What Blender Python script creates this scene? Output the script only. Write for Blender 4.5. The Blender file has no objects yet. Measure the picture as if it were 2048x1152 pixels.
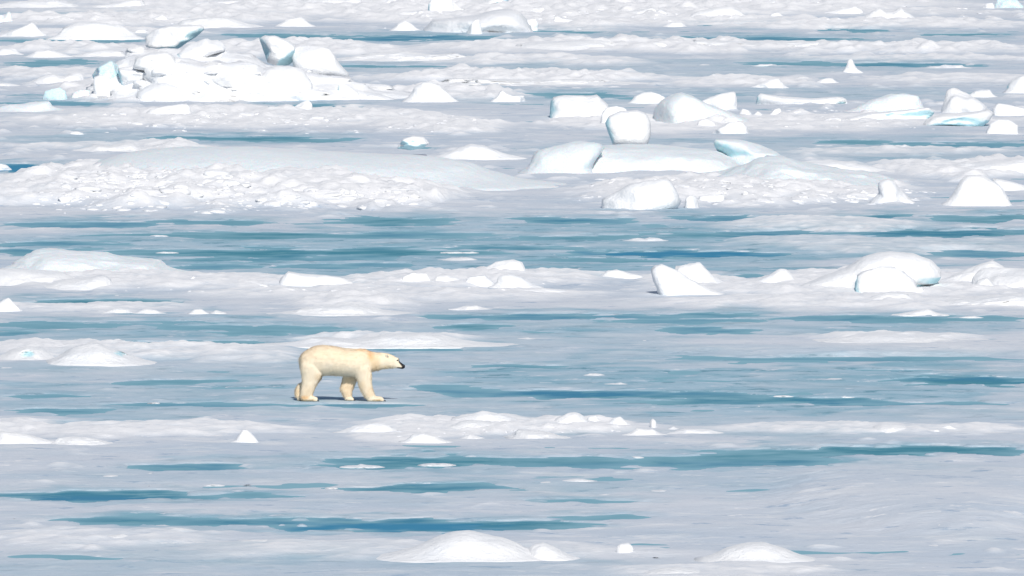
import bpy, bmesh, math, random
import numpy as np
from mathutils import Vector

S = bpy.context.scene
COL = S.collection
R = math.radians

# ------------------------------------------------------------------ camera
CAM_H = 20.0
FPX = 36960.0                      # focal length in photo pixels (a 650 mm lens)
PITCH = R(2.376)
cam_d = bpy.data.cameras.new("camera")
cam_d.sensor_width = 36.0
cam_d.lens = 36.0 * FPX / 2048.0
cam_d.clip_start = 1.0
cam_d.clip_end = 20000.0
cam = bpy.data.objects.new("camera", cam_d)
cam.location = (0, 0, CAM_H)
cam.rotation_euler = (math.pi / 2 - PITCH, 0, 0)
COL.objects.link(cam)
S.camera = cam

# ------------------------------------------------------------------ sky and sun
SUN_EL = R(36.0)
SUN_AZ = R(9.0)                   # to the right of straight behind the camera
world = bpy.data.worlds.new("World")
S.world = world
world.use_nodes = True
wt = world.node_tree
sky = wt.nodes.new("ShaderNodeTexSky")
sky.sky_type = 'NISHITA'
sky.sun_disc = False
sky.sun_elevation = SUN_EL
sky.sun_rotation = math.pi - SUN_AZ
sky.air_density = 1.0
sky.dust_density = 1.2
sky.ozone_density = 1.0
bg = wt.nodes["Background"]
wt.links.new(sky.outputs[0], bg.inputs[0])
bg.inputs[1].default_value = 0.1
sun_d = bpy.data.lights.new("sun", 'SUN')
sun_d.energy = 4.4
sun_d.angle = R(0.53)
sun_d.color = (1.0, 0.955, 0.90)
sun = bpy.data.objects.new("sun", sun_d)
to_sun = Vector((math.sin(SUN_AZ) * math.cos(SUN_EL), -math.cos(SUN_AZ) * math.cos(SUN_EL), math.sin(SUN_EL)))
sun.rotation_euler = to_sun.to_track_quat('Z', 'Y').to_euler()
sun.location = (30, -60, 60)
COL.objects.link(sun)
S.view_settings.view_transform = 'Standard'
S.view_settings.look = 'None'
S.view_settings.exposure = -0.34
S.view_settings.gamma = 1.0
S.view_settings.use_curve_mapping = False

# ------------------------------------------------------------------ helpers
CP, SP = math.cos(PITCH), math.sin(PITCH)


def ray(px, py):
    u, v = (px - 1024.0) / FPX, (576.0 - py) / FPX
    return u, CP + v * SP, -SP + v * CP       # x, y, z


def at(px, py, z=0.0):                          # point of the ground seen there in the photo
    x, y, dz = ray(px, py)
    t = (z - CAM_H) / dz
    return x * t, y * t


def on_plane(px, py, Y):                        # point seen there on the upright plane y = Y
    x, y, dz = ray(px, py)
    t = Y / y
    return x * t, CAM_H + dz * t


def scale_at(Y):
    return FPX / Y                              # photo pixels per metre


def hash2(ix, iy, seed):
    h = (ix.astype(np.int64) * 374761393 + iy.astype(np.int64) * 668265263 + seed * 974634777) & 0xFFFFFFFF
    h = ((h ^ (h >> 13)) * 1274126177) & 0xFFFFFFFF
    return (h ^ (h >> 16)) & 0xFFFF


def perlin2(x, y, seed=0):
    x = np.asarray(x, float); y = np.asarray(y, float)
    ix, iy = np.floor(x), np.floor(y)
    fx, fy = x - ix, y - iy
    u = fx * fx * fx * (fx * (fx * 6 - 15) + 10)
    v = fy * fy * fy * (fy * (fy * 6 - 15) + 10)

    def g(ax, ay):
        a = hash2(ix + ax, iy + ay, seed) * (2 * math.pi / 65536)
        return np.cos(a) * (fx - ax) + np.sin(a) * (fy - ay)
    n0 = g(0, 0) * (1 - u) + g(1, 0) * u
    n1 = g(0, 1) * (1 - u) + g(1, 1) * u
    return (n0 * (1 - v) + n1 * v) * 1.4


def hash3(ix, iy, iz, seed):
    h = (ix.astype(np.int64) * 374761393 + iy.astype(np.int64) * 668265263 + iz.astype(np.int64) * 2147483647 + seed * 974634777) & 0xFFFFFFFF
    h = ((h ^ (h >> 13)) * 1274126177) & 0xFFFFFFFF
    return ((h ^ (h >> 16)) & 0xFFFF) / 32767.5 - 1.0


def noise3(p, seed=0):
    i = np.floor(p); f = p - i
    w = f * f * (3 - 2 * f)
    out = 0
    for a in (0, 1):
        for b in (0, 1):
            for c in (0, 1):
                k = ((w[:, 0] if a else 1 - w[:, 0]) * (w[:, 1] if b else 1 - w[:, 1]) * (w[:, 2] if c else 1 - w[:, 2]))
                out = out + k * hash3(i[:, 0] + a, i[:, 1] + b, i[:, 2] + c, seed)
    return out


def fbm3(p, seed=0, octs=3):
    a, s, out = 1.0, 0.0, 0
    for o in range(octs):
        out = out + a * noise3(p * 2 ** o + 17.3 * o, seed + o); s += a; a *= 0.5
    return out / s


def np_mesh(name, v, f, smooth=True):
    v = np.asarray(v, np.float32); f = np.asarray(f, np.int32)
    m = bpy.data.meshes.new(name)
    n, k = f.shape
    m.vertices.add(len(v)); m.vertices.foreach_set("co", v.ravel())
    m.loops.add(n * k); m.loops.foreach_set("vertex_index", f.ravel())
    m.polygons.add(n)
    m.polygons.foreach_set("loop_start", np.arange(0, n * k, k, dtype=np.int32))
    m.polygons.foreach_set("loop_total", np.full(n, k, np.int32))
    if smooth:
        m.polygons.foreach_set("use_smooth", np.ones(n, bool))
    m.update(calc_edges=True)
    return m


def fattr(m, name, vals):
    a = m.attributes.new(name, 'FLOAT', 'POINT')
    a.data.foreach_set("value", np.asarray(vals, np.float32).ravel())


def link(name, mesh, mat=None, parent=None):
    o = bpy.data.objects.new(name, mesh)
    COL.objects.link(o)
    if mat is not None:
        mesh.materials.clear(); mesh.materials.append(mat)
    if parent is not None:
        o.parent = parent
    return o


def tag(o, label=None, cat=None, group=None, kind=None):
    for k, v in (("label", label), ("category", cat), ("group", group), ("kind", kind)):
        if v:
            o[k] = v
    return o


ICO = {}


def ico(sub):
    if sub not in ICO:
        bm = bmesh.new()
        bmesh.ops.create_icosphere(bm, subdivisions=sub, radius=1.0)
        bm.verts.ensure_lookup_table()
        v = np.array([p.co[:] for p in bm.verts]); f = np.array([[q.index for q in t.verts] for t in bm.faces])
        bm.free()
        ICO[sub] = (v / np.linalg.norm(v, axis=1)[:, None], f)
    return ICO[sub]


# ------------------------------------------------------------------ materials
def new_mat(name):
    m = bpy.data.materials.new(name); m.use_nodes = True
    nt = m.node_tree
    return m, nt, nt.nodes["Principled BSDF"]


def N(nt, typ, **kw):
    n = nt.nodes.new(typ)
    for k, v in kw.items():
        setattr(n, k, v)
    return n


def mix_rgb(nt, fac, a, b):
    n = N(nt, "ShaderNodeMix", data_type='RGBA')
    for sock, val in ((n.inputs[0], fac), (n.inputs[6], a), (n.inputs[7], b)):
        if isinstance(val, (int, float)):
            sock.default_value = val
        elif isinstance(val, tuple):
            sock.default_value = (*val, 1)
        else:
            nt.links.new(val, sock)
    return n.outputs[2]


def noise_out(nt, scale, detail=3, rough=0.55, vec=None):
    n = N(nt, "ShaderNodeTexNoise")
    n.inputs["Scale"].default_value = scale; n.inputs["Detail"].default_value = detail
    n.inputs["Roughness"].default_value = rough
    if vec is None:
        g = N(nt, "ShaderNodeNewGeometry"); vec = g.outputs["Position"]
    nt.links.new(vec, n.inputs["Vector"])
    return n.outputs[0]


def ramp(nt, src, lo, hi):
    n = N(nt, "ShaderNodeMapRange"); n.clamp = True
    n.inputs[1].default_value = lo; n.inputs[2].default_value = hi
    nt.links.new(src, n.inputs[0])
    return n.outputs[0]


def attr(nt, name):
    n = N(nt, "ShaderNodeAttribute", attribute_name=name)
    return n.outputs["Fac"]


def bump(nt, b, h, strength, dist):
    n = N(nt, "ShaderNodeBump"); n.inputs["Strength"].default_value = strength; n.inputs["Distance"].default_value = dist
    nt.links.new(h, n.inputs["Height"]); nt.links.new(n.outputs[0], b.inputs["Normal"])


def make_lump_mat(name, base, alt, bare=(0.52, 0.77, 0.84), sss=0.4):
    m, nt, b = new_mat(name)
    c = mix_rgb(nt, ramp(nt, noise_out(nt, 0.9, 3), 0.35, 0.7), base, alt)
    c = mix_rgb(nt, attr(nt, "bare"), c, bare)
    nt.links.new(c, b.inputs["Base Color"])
    b.inputs["Roughness"].default_value = 0.75
    b.inputs["Specular IOR Level"].default_value = 0.0
    if sss:
        b.inputs["Subsurface Weight"].default_value = sss
        b.inputs["Subsurface Radius"].default_value = (0.20, 0.75, 1.0)
        b.inputs["Subsurface Scale"].default_value = 0.14
    bump(nt, b, noise_out(nt, 4.5, 6, 0.68), 0.9, 0.07)
    return m


M_SNOW = make_lump_mat("snow", (0.88, 0.89, 0.90), (0.83, 0.855, 0.885), sss=0.0)
M_PALE = make_lump_mat("pale_ice", (0.74, 0.805, 0.84), (0.80, 0.845, 0.87))
M_BLUE = make_lump_mat("blue_ice", (0.60, 0.78, 0.84), (0.74, 0.85, 0.88))
M_RUBBLE = make_lump_mat("rubble_ice", (0.87, 0.88, 0.895), (0.79, 0.82, 0.86), sss=0.0)


def make_ground_mat():
    m, nt, b = new_mat("old_sea_ice")
    # grain of the weathered surface: coarse mottling, short dashes of slush, fine crystal grain
    band = ramp(nt, noise_out(nt, 0.13, 3, 0.55), 0.36, 0.66)
    dry = mix_rgb(nt, band, (0.575, 0.65, 0.735), (0.70, 0.735, 0.785))
    dry = mix_rgb(nt, ramp(nt, noise_out(nt, 0.50, 5, 0.65), 0.52, 0.66), dry, (0.75, 0.78, 0.815))
    dry = mix_rgb(nt, ramp(nt, noise_out(nt, 0.85, 5, 0.7), 0.595, 0.66), dry, (0.41, 0.51, 0.63))
    dry = mix_rgb(nt, ramp(nt, noise_out(nt, 0.72, 6, 0.72), 0.615, 0.66), dry, (0.86, 0.87, 0.89))
    wet = mix_rgb(nt, ramp(nt, noise_out(nt, 0.33, 5, 0.65), 0.40, 0.62), (0.28, 0.475, 0.575), (0.45, 0.60, 0.70))
    wet = mix_rgb(nt, ramp(nt, noise_out(nt, 0.8, 6, 0.7), 0.56, 0.63), wet, (0.17, 0.34, 0.43))
    wet = mix_rgb(nt, ramp(nt, noise_out(nt, 0.92, 6, 0.72), 0.58, 0.64), wet, (0.68, 0.735, 0.80))
    c = mix_rgb(nt, attr(nt, "wet"), dry, wet)
    c = mix_rgb(nt, attr(nt, "snow"), c, (0.90, 0.905, 0.915))
    nt.links.new(c, b.inputs["Base Color"])
    b.inputs["Roughness"].default_value = 0.65
    b.inputs["Specular IOR Level"].default_value = 0.0
    bump(nt, b, noise_out(nt, 3.0, 6, 0.68), 0.9, 0.06)
    return m


def make_water_mat():
    m, nt, b = new_mat("meltwater")
    deep = mix_rgb(nt, ramp(nt, noise_out(nt, 0.10, 2), 0.42, 0.6), (0.07, 0.27, 0.355), (0.06, 0.25, 0.40))
    deep = mix_rgb(nt, ramp(nt, noise_out(nt, 0.75, 6, .7), 0.53, 0.62), deep, (0.16, 0.37, 0.45))
    deep = mix_rgb(nt, attr(nt, "blue"), deep, (0.05, 0.26, 0.43))
    c = mix_rgb(nt, attr(nt, "depth"), (0.27, 0.49, 0.58), deep)
    nt.links.new(c, b.inputs["Base Color"])
    b.inputs["Roughness"].default_value = 0.5
    b.inputs["Specular IOR Level"].default_value = 0.0
    gl = N(nt, "ShaderNodeBsdfGlossy"); gl.inputs["Roughness"].default_value = 0.25
    bump(nt, b, noise_out(nt, 1.6, 3), 0.35, 0.06)
    bn = N(nt, "ShaderNodeBump"); bn.inputs["Strength"].default_value = .4; bn.inputs["Distance"].default_value = .06
    nt.links.new(noise_out(nt, 2.2, 3), bn.inputs["Height"]); nt.links.new(bn.outputs[0], gl.inputs["Normal"])
    ms = N(nt, "ShaderNodeMixShader"); ms.inputs[0].default_value = .07
    nt.links.new(b.outputs[0], ms.inputs[1]); nt.links.new(gl.outputs[0], ms.inputs[2])
    nt.links.new(ms.outputs[0], nt.nodes["Material Output"].inputs["Surface"])
    return m


M_GROUND = make_ground_mat()
M_WATER = make_water_mat()

# ------------------------------------------------------------------ the ice surface
# melt ponds: x0, x1, y0, y1 in photo pixels on the level ice, strength
PONDS = [
 (90, 400, 30, 39, .8), (0, 290, 76, 88, .8), (440, 690, 66, 77, .9), (660, 1010, 70, 86, 1.1), (1060, 1200, 58, 68, .7),
 (1350, 1600, 46, 54, .8), (1620, 1800, 55, 65, .9), (1350, 1740, 73, 86, 1.0), (1850, 2010, 66, 74, .8), (1350, 1460, 72, 80, .8),
 (1480, 1700, 121, 133, .7), (1640, 1960, 124, 135, 1.0), (0, 200, 118, 138, .6), (640, 900, 129, 138, .7), (860, 1080, 139, 149, .8),
 (1030, 1260, 184, 198, .8), (890, 1010, 178, 191, .8), (0, 180, 201, 213, .9), (105, 240, 205, 214, .8), (370, 510, 224, 236, 1.0),
 (500, 720, 207, 222, .9), (300, 720, 271, 285, 1.0), (560, 700, 279, 287, .8), (-40, 160, 328, 349, 1.5), (1770, 2070, 283, 297, .9),
 (1640, 1780, 279, 291, .7), (1860, 1940, 325, 335, .9), (800, 940, 372, 386, 1.0), (1620, 1790, 374, 388, 1.0),
 (-30, 340, 444, 461, .9), (290, 540, 438, 452, .9), (670, 910, 431, 452, .9), (1030, 1260, 433, 449, 1.0), (1340, 1570, 429, 444, .9),
 (1680, 1810, 428, 442, .9), (1870, 2080, 428, 447, 1.0), (120, 1020, 463, 479, 1.0), (690, 960, 465, 476, .9), (1040, 1270, 468, 482, .9),
 (1290, 1720, 461, 476, 1.0), (1680, 2080, 458, 478, 1.25), (-30, 250, 483, 497, .9), (-30, 160, 495, 514, .9), (220, 1000, 495, 518, 1.3),
 (880, 1170, 490, 503, .9), (640, 790, 508, 524, .9), (350, 720, 513, 525, 1.0), (1130, 1580, 502, 518, 1.5), (1000, 1320, 516, 527, .8),
 (330, 520, 528, 541, .8), (540, 720, 528, 541, .8), (690, 820, 524, 537, .8), (1170, 1320, 518, 528, .8), (1850, 2070, 498, 518, .9),
 (1420, 1530, 546, 561, .8), (0, 360, 600, 614, 1.1), (830, 1400, 628, 643, .9), (1330, 1520, 625, 638, .8), (870, 1020, 647, 663, .9),
 (-20, 240, 642, 657, .7), (110, 250, 646, 656, .7), (-30, 60, 662, 675, .9), (310, 720, 643, 674, .7), (200, 570, 681, 697, 1.15),
 (1200, 1560, 636, 650, .7), (1520, 2070, 630, 648, .8), (1330, 1520, 653, 671, .8), (700, 910, 688, 706, .7), (600, 740, 676, 686, .6),
 (900, 1530, 780, 801, 1.2), (820, 1000, 770, 795, .8), (1420, 1780, 795, 811, 1.2), (1280, 1600, 797, 812, 1.0), (1790, 2090, 752, 773, 1.4),
 (1330, 2080, 711, 726, .7), (240, 480, 758, 772, .7), (20, 170, 788, 800, .7), (30, 210, 816, 833, .8), (190, 620, 805, 817, .8),
 (590, 830, 803, 817, .9), (960, 1130, 728, 738, .7), (1640, 1760, 808, 816, .9), (1700, 2060, 803, 815, .7), (1680, 1860, 738, 746, .6),
 (1540, 2090, 893, 914, 1.35), (1330, 1660, 902, 938, .9), (1460, 1640, 918, 935, 1.0), (270, 480, 925, 943, 1.0), (600, 1080, 911, 943, 1.1),
 (900, 1320, 914, 940, .9), (1270, 1440, 908, 940, .8), (-40, 460, 982, 1006, 1.35), (420, 590, 986, 999, .8), (700, 1020, 964, 984, 1.15),
 (90, 420, 1030, 1050, .9), (260, 700, 1036, 1054, 1.1), (550, 1000, 1044, 1067, 1.45), (550, 1200, 1038, 1064, 1.2), (30, 240, 1109, 1123, .5), (1030, 1330, 997, 1011, .6),
 (1380, 1700, 974, 988, .3), (1100, 1280, 1030, 1045, .6),
]
# wider stretches of wet, bluish ice: x0, x1, y0, y1, amount
WETS = [
 (-100, 2150, 625, 860, .42), (-100, 2150, 440, 530, .6), (-100, 1400, 1095, 1200, .25), (-100, 2150, 895, 1010, .2),
 (-100, 2150, 432, 562, .95), (-100, 900, 632, 702, .8), (780, 2150, 624, 680, .7), (760, 2200, 705, 825, 1.0), (-100, 820, 745, 850, .62),
 (1200, 1760, 890, 945, .7), (200, 1300, 905, 955, .55), (-100, 620, 975, 1014, .5), (-100, 2150, 64, 92, .35), (-100, 2150, 112, 152, .35),
 (1000, 2150, 270, 345, .45), (-100, 760, 265, 300, .5), (80, 1220, 1025, 1072, .6), (580, 1100, 680, 712, .6), (-100, 330, 330, 352, .6),
 (-100, 760, 1090, 1180, .35), (1340, 2100, 950, 1000, .35), (700, 1400, 960, 990, .4), (700, 2100, 175, 212, .4), (-100, 600, 24, 42, .5),
]
# swells and low banks of snow: x0, x1, y0, y1, height (m), snow cover
SWELLS = [
 (1340, 2150, 40, 62, .10, .9), (-60, 460, 58, 76, .09, .9), (820, 1340, 112, 134, .10, .8), (1500, 2150, 112, 124, .07, .7), (-60, 260, 136, 160, .09, .8), (1650, 2150, 150, 170, .08, .7), (420, 760, 224, 250, .10, .9), (700, 1060, 236, 268, .10, 1.0),
 (1040, 1420, 236, 262, .08, .9), (1500, 2100, 298, 312, .06, .6), (0, 340, 286, 300, .06, .7),
 (-200, 1000, 345, 440, .55, 1.0), (560, 960, 372, 425, .35, 1.0), (1080, 1900, 352, 412, .26, 1.0), (-100, 1060, 218, 268, .10, 1.0), (1000, 2150, 222, 262, .06, .95),
 (-100, 700, 545, 588, .14, .9), (560, 1300, 545, 582, .14, .9), (1200, 2200, 560, 606, .14, .9), (1200, 2200, 592, 626, .10, .85), (1400, 2150, 545, 588, .12, .9), (300, 1300, 575, 606, .10, .8),
 (-100, 640, 684, 722, .12, .8), (-100, 330, 684, 722, .10, .9), (300, 640, 690, 735, .10, .6), (560, 1010, 670, 690, .10, .8), (560, 860, 590, 622, .14, .95), (-100, 420, 605, 628, .07, .8),
 (640, 1360, 838, 872, .11, 1.0), (660, 1000, 852, 886, .05, 1.0), (-100, 700, 846, 880, .09, .85), (1340, 2150, 846, 874, .08, .75), (300, 1500, 1080, 1120, .08, .45), (1500, 2250, 930, 1080, .30, .06),
 (-100, 500, 1060, 1100, .08, .5), (1180, 1700, 1120, 1170, .05, .6), (-100, 2150, -20, 60, .14, 1.0), (640, 1500, 0, 60, .12, 1.0), (-100, 700, 26, 56, .15, 1.0), (300, 900, 84, 118, .15, .9), (-100, 420, 92, 112, .12, .8),
 (700, 1760, 82, 110, .12, 1.0), (1500, 2150, 88, 112, .14, .8), (650, 1400, 146, 172, .18, 1.0), (1300, 1660, 152, 178, .07, .9), (300, 1000, 296, 380, .1, .2), (1000, 1900, 300, 392, .12, .25), (1400, 2100, 470, 510, .1, .4),
 (1380, 1900, 434, 466, .10, .6), (-100, 130, 836, 880, .1, .9), (1560, 2000, 668, 684, .1, .7), (1250, 2150, 690, 716, .08, .15), (1700, 2150, 318, 360, .18, .9), (200, 460, 284, 312, .12, .9),
 (80, 400, 160, 205, .15, .95), (700, 1100, 176, 204, .14, .9), (1250, 1560, 545, 590, .10, .9), (1320, 1500, 232, 262, .12, 1.0),
]
BEAR_PX = (686.5, 802.0)
bear_x, bear_y = at(*BEAR_PX, z=0.03)


def coords(fine, coarse_lo, coarse_hi):
    return np.concatenate([coarse_lo, fine, coarse_hi])


fy = [338.0]
while fy[-1] < 830.0:
    fy.append(fy[-1] + 0.20 + 0.20 * (fy[-1] - 338) / 490.0)
ROWS = coords(np.array(fy), np.array([-600, -100, 60, 160, 240, 290, 315, 330.]), np.array([840, 870, 930, 1050, 1300, 1900, 3000, 5000, 8000.]))
UC = coords(np.linspace(-1.16, 1.16, 440), np.array([-60, -25, -12, -6, -3.5, -2.2, -1.6, -1.3]), np.array([1.3, 1.6, 2.2, 3.5, 6, 12, 25, 60.]))
HALF = 1024.0 / FPX * np.maximum(ROWS, 330.0)
XX = HALF[:, None] * UC[None, :]
YY = np.repeat(ROWS[:, None], len(UC), 1)


def blob(strip, soft, seed, warp=(0.16, 0.34)):
    """0..1 bump over a long patch of ice, its shore broken up by noise; returns rows slice and values."""
    x0, x1, y0, y1 = strip
    xc, yc = at((x0 + x1) / 2, (y0 + y1) / 2)
    _, ya = at(1024, y1); _, yb = at(1024, y0)
    wx = (x1 - x0) / 2 / scale_at(yc); wy = (yb - ya) / 2
    i0, i1 = np.searchsorted(ROWS, [yc - wy * 2.2, yc + wy * 2.2])
    x = XX[i0:i1]; y = YY[i0:i1]
    s = max(1.2, min(wx * 0.35, 5.0)); t = max(0.5, s * 0.9)
    dx = perlin2(x / s, y / s, seed) * warp[0] * wx + perlin2(x / t * 2.3, y / t * 2.3, seed + 5) * 0.06 * wx
    dy = perlin2(x / s, y / (s * 1.5), seed + 1) * warp[1] * 1.6 * wy + perlin2(x / t * 2.1, y / t * 1.6, seed + 2) * warp[1] * .8 * wy
    tilt = (perlin2(np.full_like(x, xc * .37), x / max(wx * 1.1, 2), seed + 3)) * wy * 0.5
    q = ((x - xc + dx) / wx) ** 2
    r = q + ((y - yc + dy + tilt) / wy) ** 2
    return slice(i0, i1), np.clip((1 - r) * soft, 0, 1)


Hh = perlin2(XX / 9, YY / 9, 1) * .035 + perlin2(XX / 3.1, YY / 3.1, 2) * .030
Hm = perlin2(XX / 1.15, YY / 1.3, 3) * .026 + perlin2(XX / .47, YY / .6, 4) * .012
WET = np.zeros_like(XX); SNOW = np.zeros_like(XX); SW = np.zeros_like(XX); CARVE = np.zeros_like(XX); CALM = np.zeros_like(XX); BLUE = np.zeros_like(XX)
for k, (x0, x1, y0, y1, a) in enumerate(WETS):
    sl, v = blob((x0, x1, y0, y1), 2.5, 300 + k, (.08, .3))
    WET[sl] = np.maximum(WET[sl], v * a)
for k, (x0, x1, y0, y1, h, sn) in enumerate(SWELLS):
    sl, v = blob((x0, x1, y0, y1), 1.0, 500 + k, (.02, .04) if h >= .3 and sn < .2 else (.10, .22))
    v = v * v * (3 - 2 * v)
    if h >= .3 and sn < .2:
        CALM[sl] = np.maximum(CALM[sl], np.clip(v * 2, 0, 1))
    SW[sl] = np.maximum(SW[sl], v * h); SNOW[sl] = np.maximum(SNOW[sl], np.clip(v * 1.6, 0, 1) * sn)
for k, (x0, x1, y0, y1, a) in enumerate(PONDS):
    sl, v = blob((x0 - 25, x1 + 25, y0 + 1, y1 - 1), 1.0, 700 + 7 * k, (.16, .42))
    if a >= 1.45:
        BLUE[sl] = np.maximum(BLUE[sl], np.clip(v * 3, 0, 1))
    xs_, ys_ = XX[sl], YY[sl]
    brk = perlin2(xs_ / 2.4, ys_ / 1.5, 61) + .7 * perlin2(xs_ / .8, ys_ / .7, 62)
    CARVE[sl] = np.maximum(CARVE[sl], v * a * np.clip(.88 + .42 * brk + .5 * (a - 1), .15, 1.3))
    sl, v = blob((x0 - 60, x1 + 60, y0 - 9, y1 + 2), 1.0, 700 + 7 * k, (.16, .42))
    WET[sl] = np.maximum(WET[sl], v * .85 * min(1, a))
# streaks of slush and small snow patches that no list names
st = perlin2(XX / 2.6, YY / 4.2, 21) + .6 * perlin2(XX / .9, YY / 1.6, 22)
WET = np.clip(WET * (1.0 + .55 * st) + .16 * np.clip(st - .05, 0, 1), 0, 1) * (1 - .85 * np.clip(SW / .2, 0, 1))
fl = perlin2(XX / 1.25, YY / 2.2, 31) + .55 * perlin2(XX / .5, YY / .9, 32)
fleck = np.clip((fl - .52 + .16 * np.clip((YY - 520) / 60, 0, 1)) * 2.2, 0, 1)
reg = np.clip(.5 + 1.1 * perlin2(XX / 14, YY / 22, 33), 0, 1)
fleck = fleck * reg * np.clip(1.1 - WET * 1.2, 0.12, 1)
lum = perlin2(XX / .62, YY / .8, 41); lum = np.clip(lum + .1, 0, 1) + .8 * np.abs(perlin2(XX / .3, YY / .4, 42))
swn = np.clip(SW / .10, 0, 1)
H = .028 + (Hh + .62 * Hm) * (1 - .72 * WET) * (1 - .86 * CALM) + SW * (1 + .22 * SNOW * Hm / .026) + fleck * (.075 + .07 * np.clip((YY - 520) / 60, 0, 1)) + lum * (.05 + .28 * np.clip(SW, 0, .3)) * swn * SNOW
streak = np.clip(WET - .45, 0, 1) * np.clip(st - .30, 0, 1)
far_ = np.clip((YY - 500) / 120, .35, 1)
lum2 = np.clip(perlin2(XX / 1.25, YY / 2.4, 44) + .6 * perlin2(XX / .55, YY / 1.2, 45) + .08, 0, 1)
lum2s = lum2 * np.clip(SW / .12, 0, 1) * SNOW
H += lum2s * .22 * far_
H -= CARVE * .26 + streak * .11
bd = ((XX - bear_x - .1) / 1.5) ** 2 + ((YY - bear_y) / 0.9) ** 2
bm_ = np.clip(1.6 - bd, 0, 1)
H = H * (1 - bm_) + .03 * bm_
SNOW = np.clip(SNOW * (.62 + .9 * lum + .6 * lum2) + fleck * .95, 0, 1) * (1 - bm_)
nr, nc = XX.shape
idx = np.arange(nr * nc).reshape(nr, nc)
quads = np.stack([idx[:-1, :-1], idx[:-1, 1:], idx[1:, 1:], idx[1:, :-1]], -1).reshape(-1, 4)
gm = np_mesh("sea_ice", np.stack([XX, YY, H], -1).reshape(-1, 3), quads)
fattr(gm, "wet", WET); fattr(gm, "snow", SNOW)
tag(link("sea_ice", gm, M_GROUND), kind="structure")

ri = np.unique(np.concatenate([np.arange(0, nr, 2), [nr - 1]])); ci = np.unique(np.concatenate([np.arange(0, nc, 2), [nc - 1]]))
WX, WY = XX[np.ix_(ri, ci)], YY[np.ix_(ri, ci)]
idx = np.arange(WX.size).reshape(WX.shape)
quads = np.stack([idx[:-1, :-1], idx[:-1, 1:], idx[1:, 1:], idx[1:, :-1]], -1).reshape(-1, 4)
wm = np_mesh("meltwater", np.stack([WX, WY, np.zeros_like(WX)], -1).reshape(-1, 3), quads)
fattr(wm, "depth", np.clip(-H[np.ix_(ri, ci)] / .26, 0, 1))
fattr(wm, "blue", BLUE[np.ix_(ri, ci)])
tag(link("meltwater", wm, M_WATER), kind="structure")


def ground_z(x, y):
    i = int(np.clip(np.searchsorted(ROWS, y), 1, nr - 1))
    j = int(np.clip(np.searchsorted(UC, x / HALF[i]), 1, nc - 1))
    return max(float(H[i, j]), 0.0)

# ------------------------------------------------------------------ blocks, slabs and mounds of ice
def outline_radius(poly, c, hw, hh, phis):
    P = (np.asarray(poly) - c) / np.array([hw, hh])
    A = P; B = np.roll(P, -1, 0)
    d = np.stack([np.cos(phis), np.sin(phis)], 1)
    e = B - A
    den = d[:, None, 0] * e[None, :, 1] - d[:, None, 1] * e[None, :, 0]
    den = np.where(np.abs(den) < 1e-9, 1e-9, den)
    t = (A[None, :, 0] * e[None, :, 1] - A[None, :, 1] * e[None, :, 0]) / den
    s = (A[None, :, 0] * d[:, None, 1] - A[None, :, 1] * d[:, None, 0]) / den
    ok = (t > 0) & (s >= -1e-6) & (s <= 1 + 1e-6)
    return np.max(np.where(ok, t, 0.02), 1)


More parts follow.
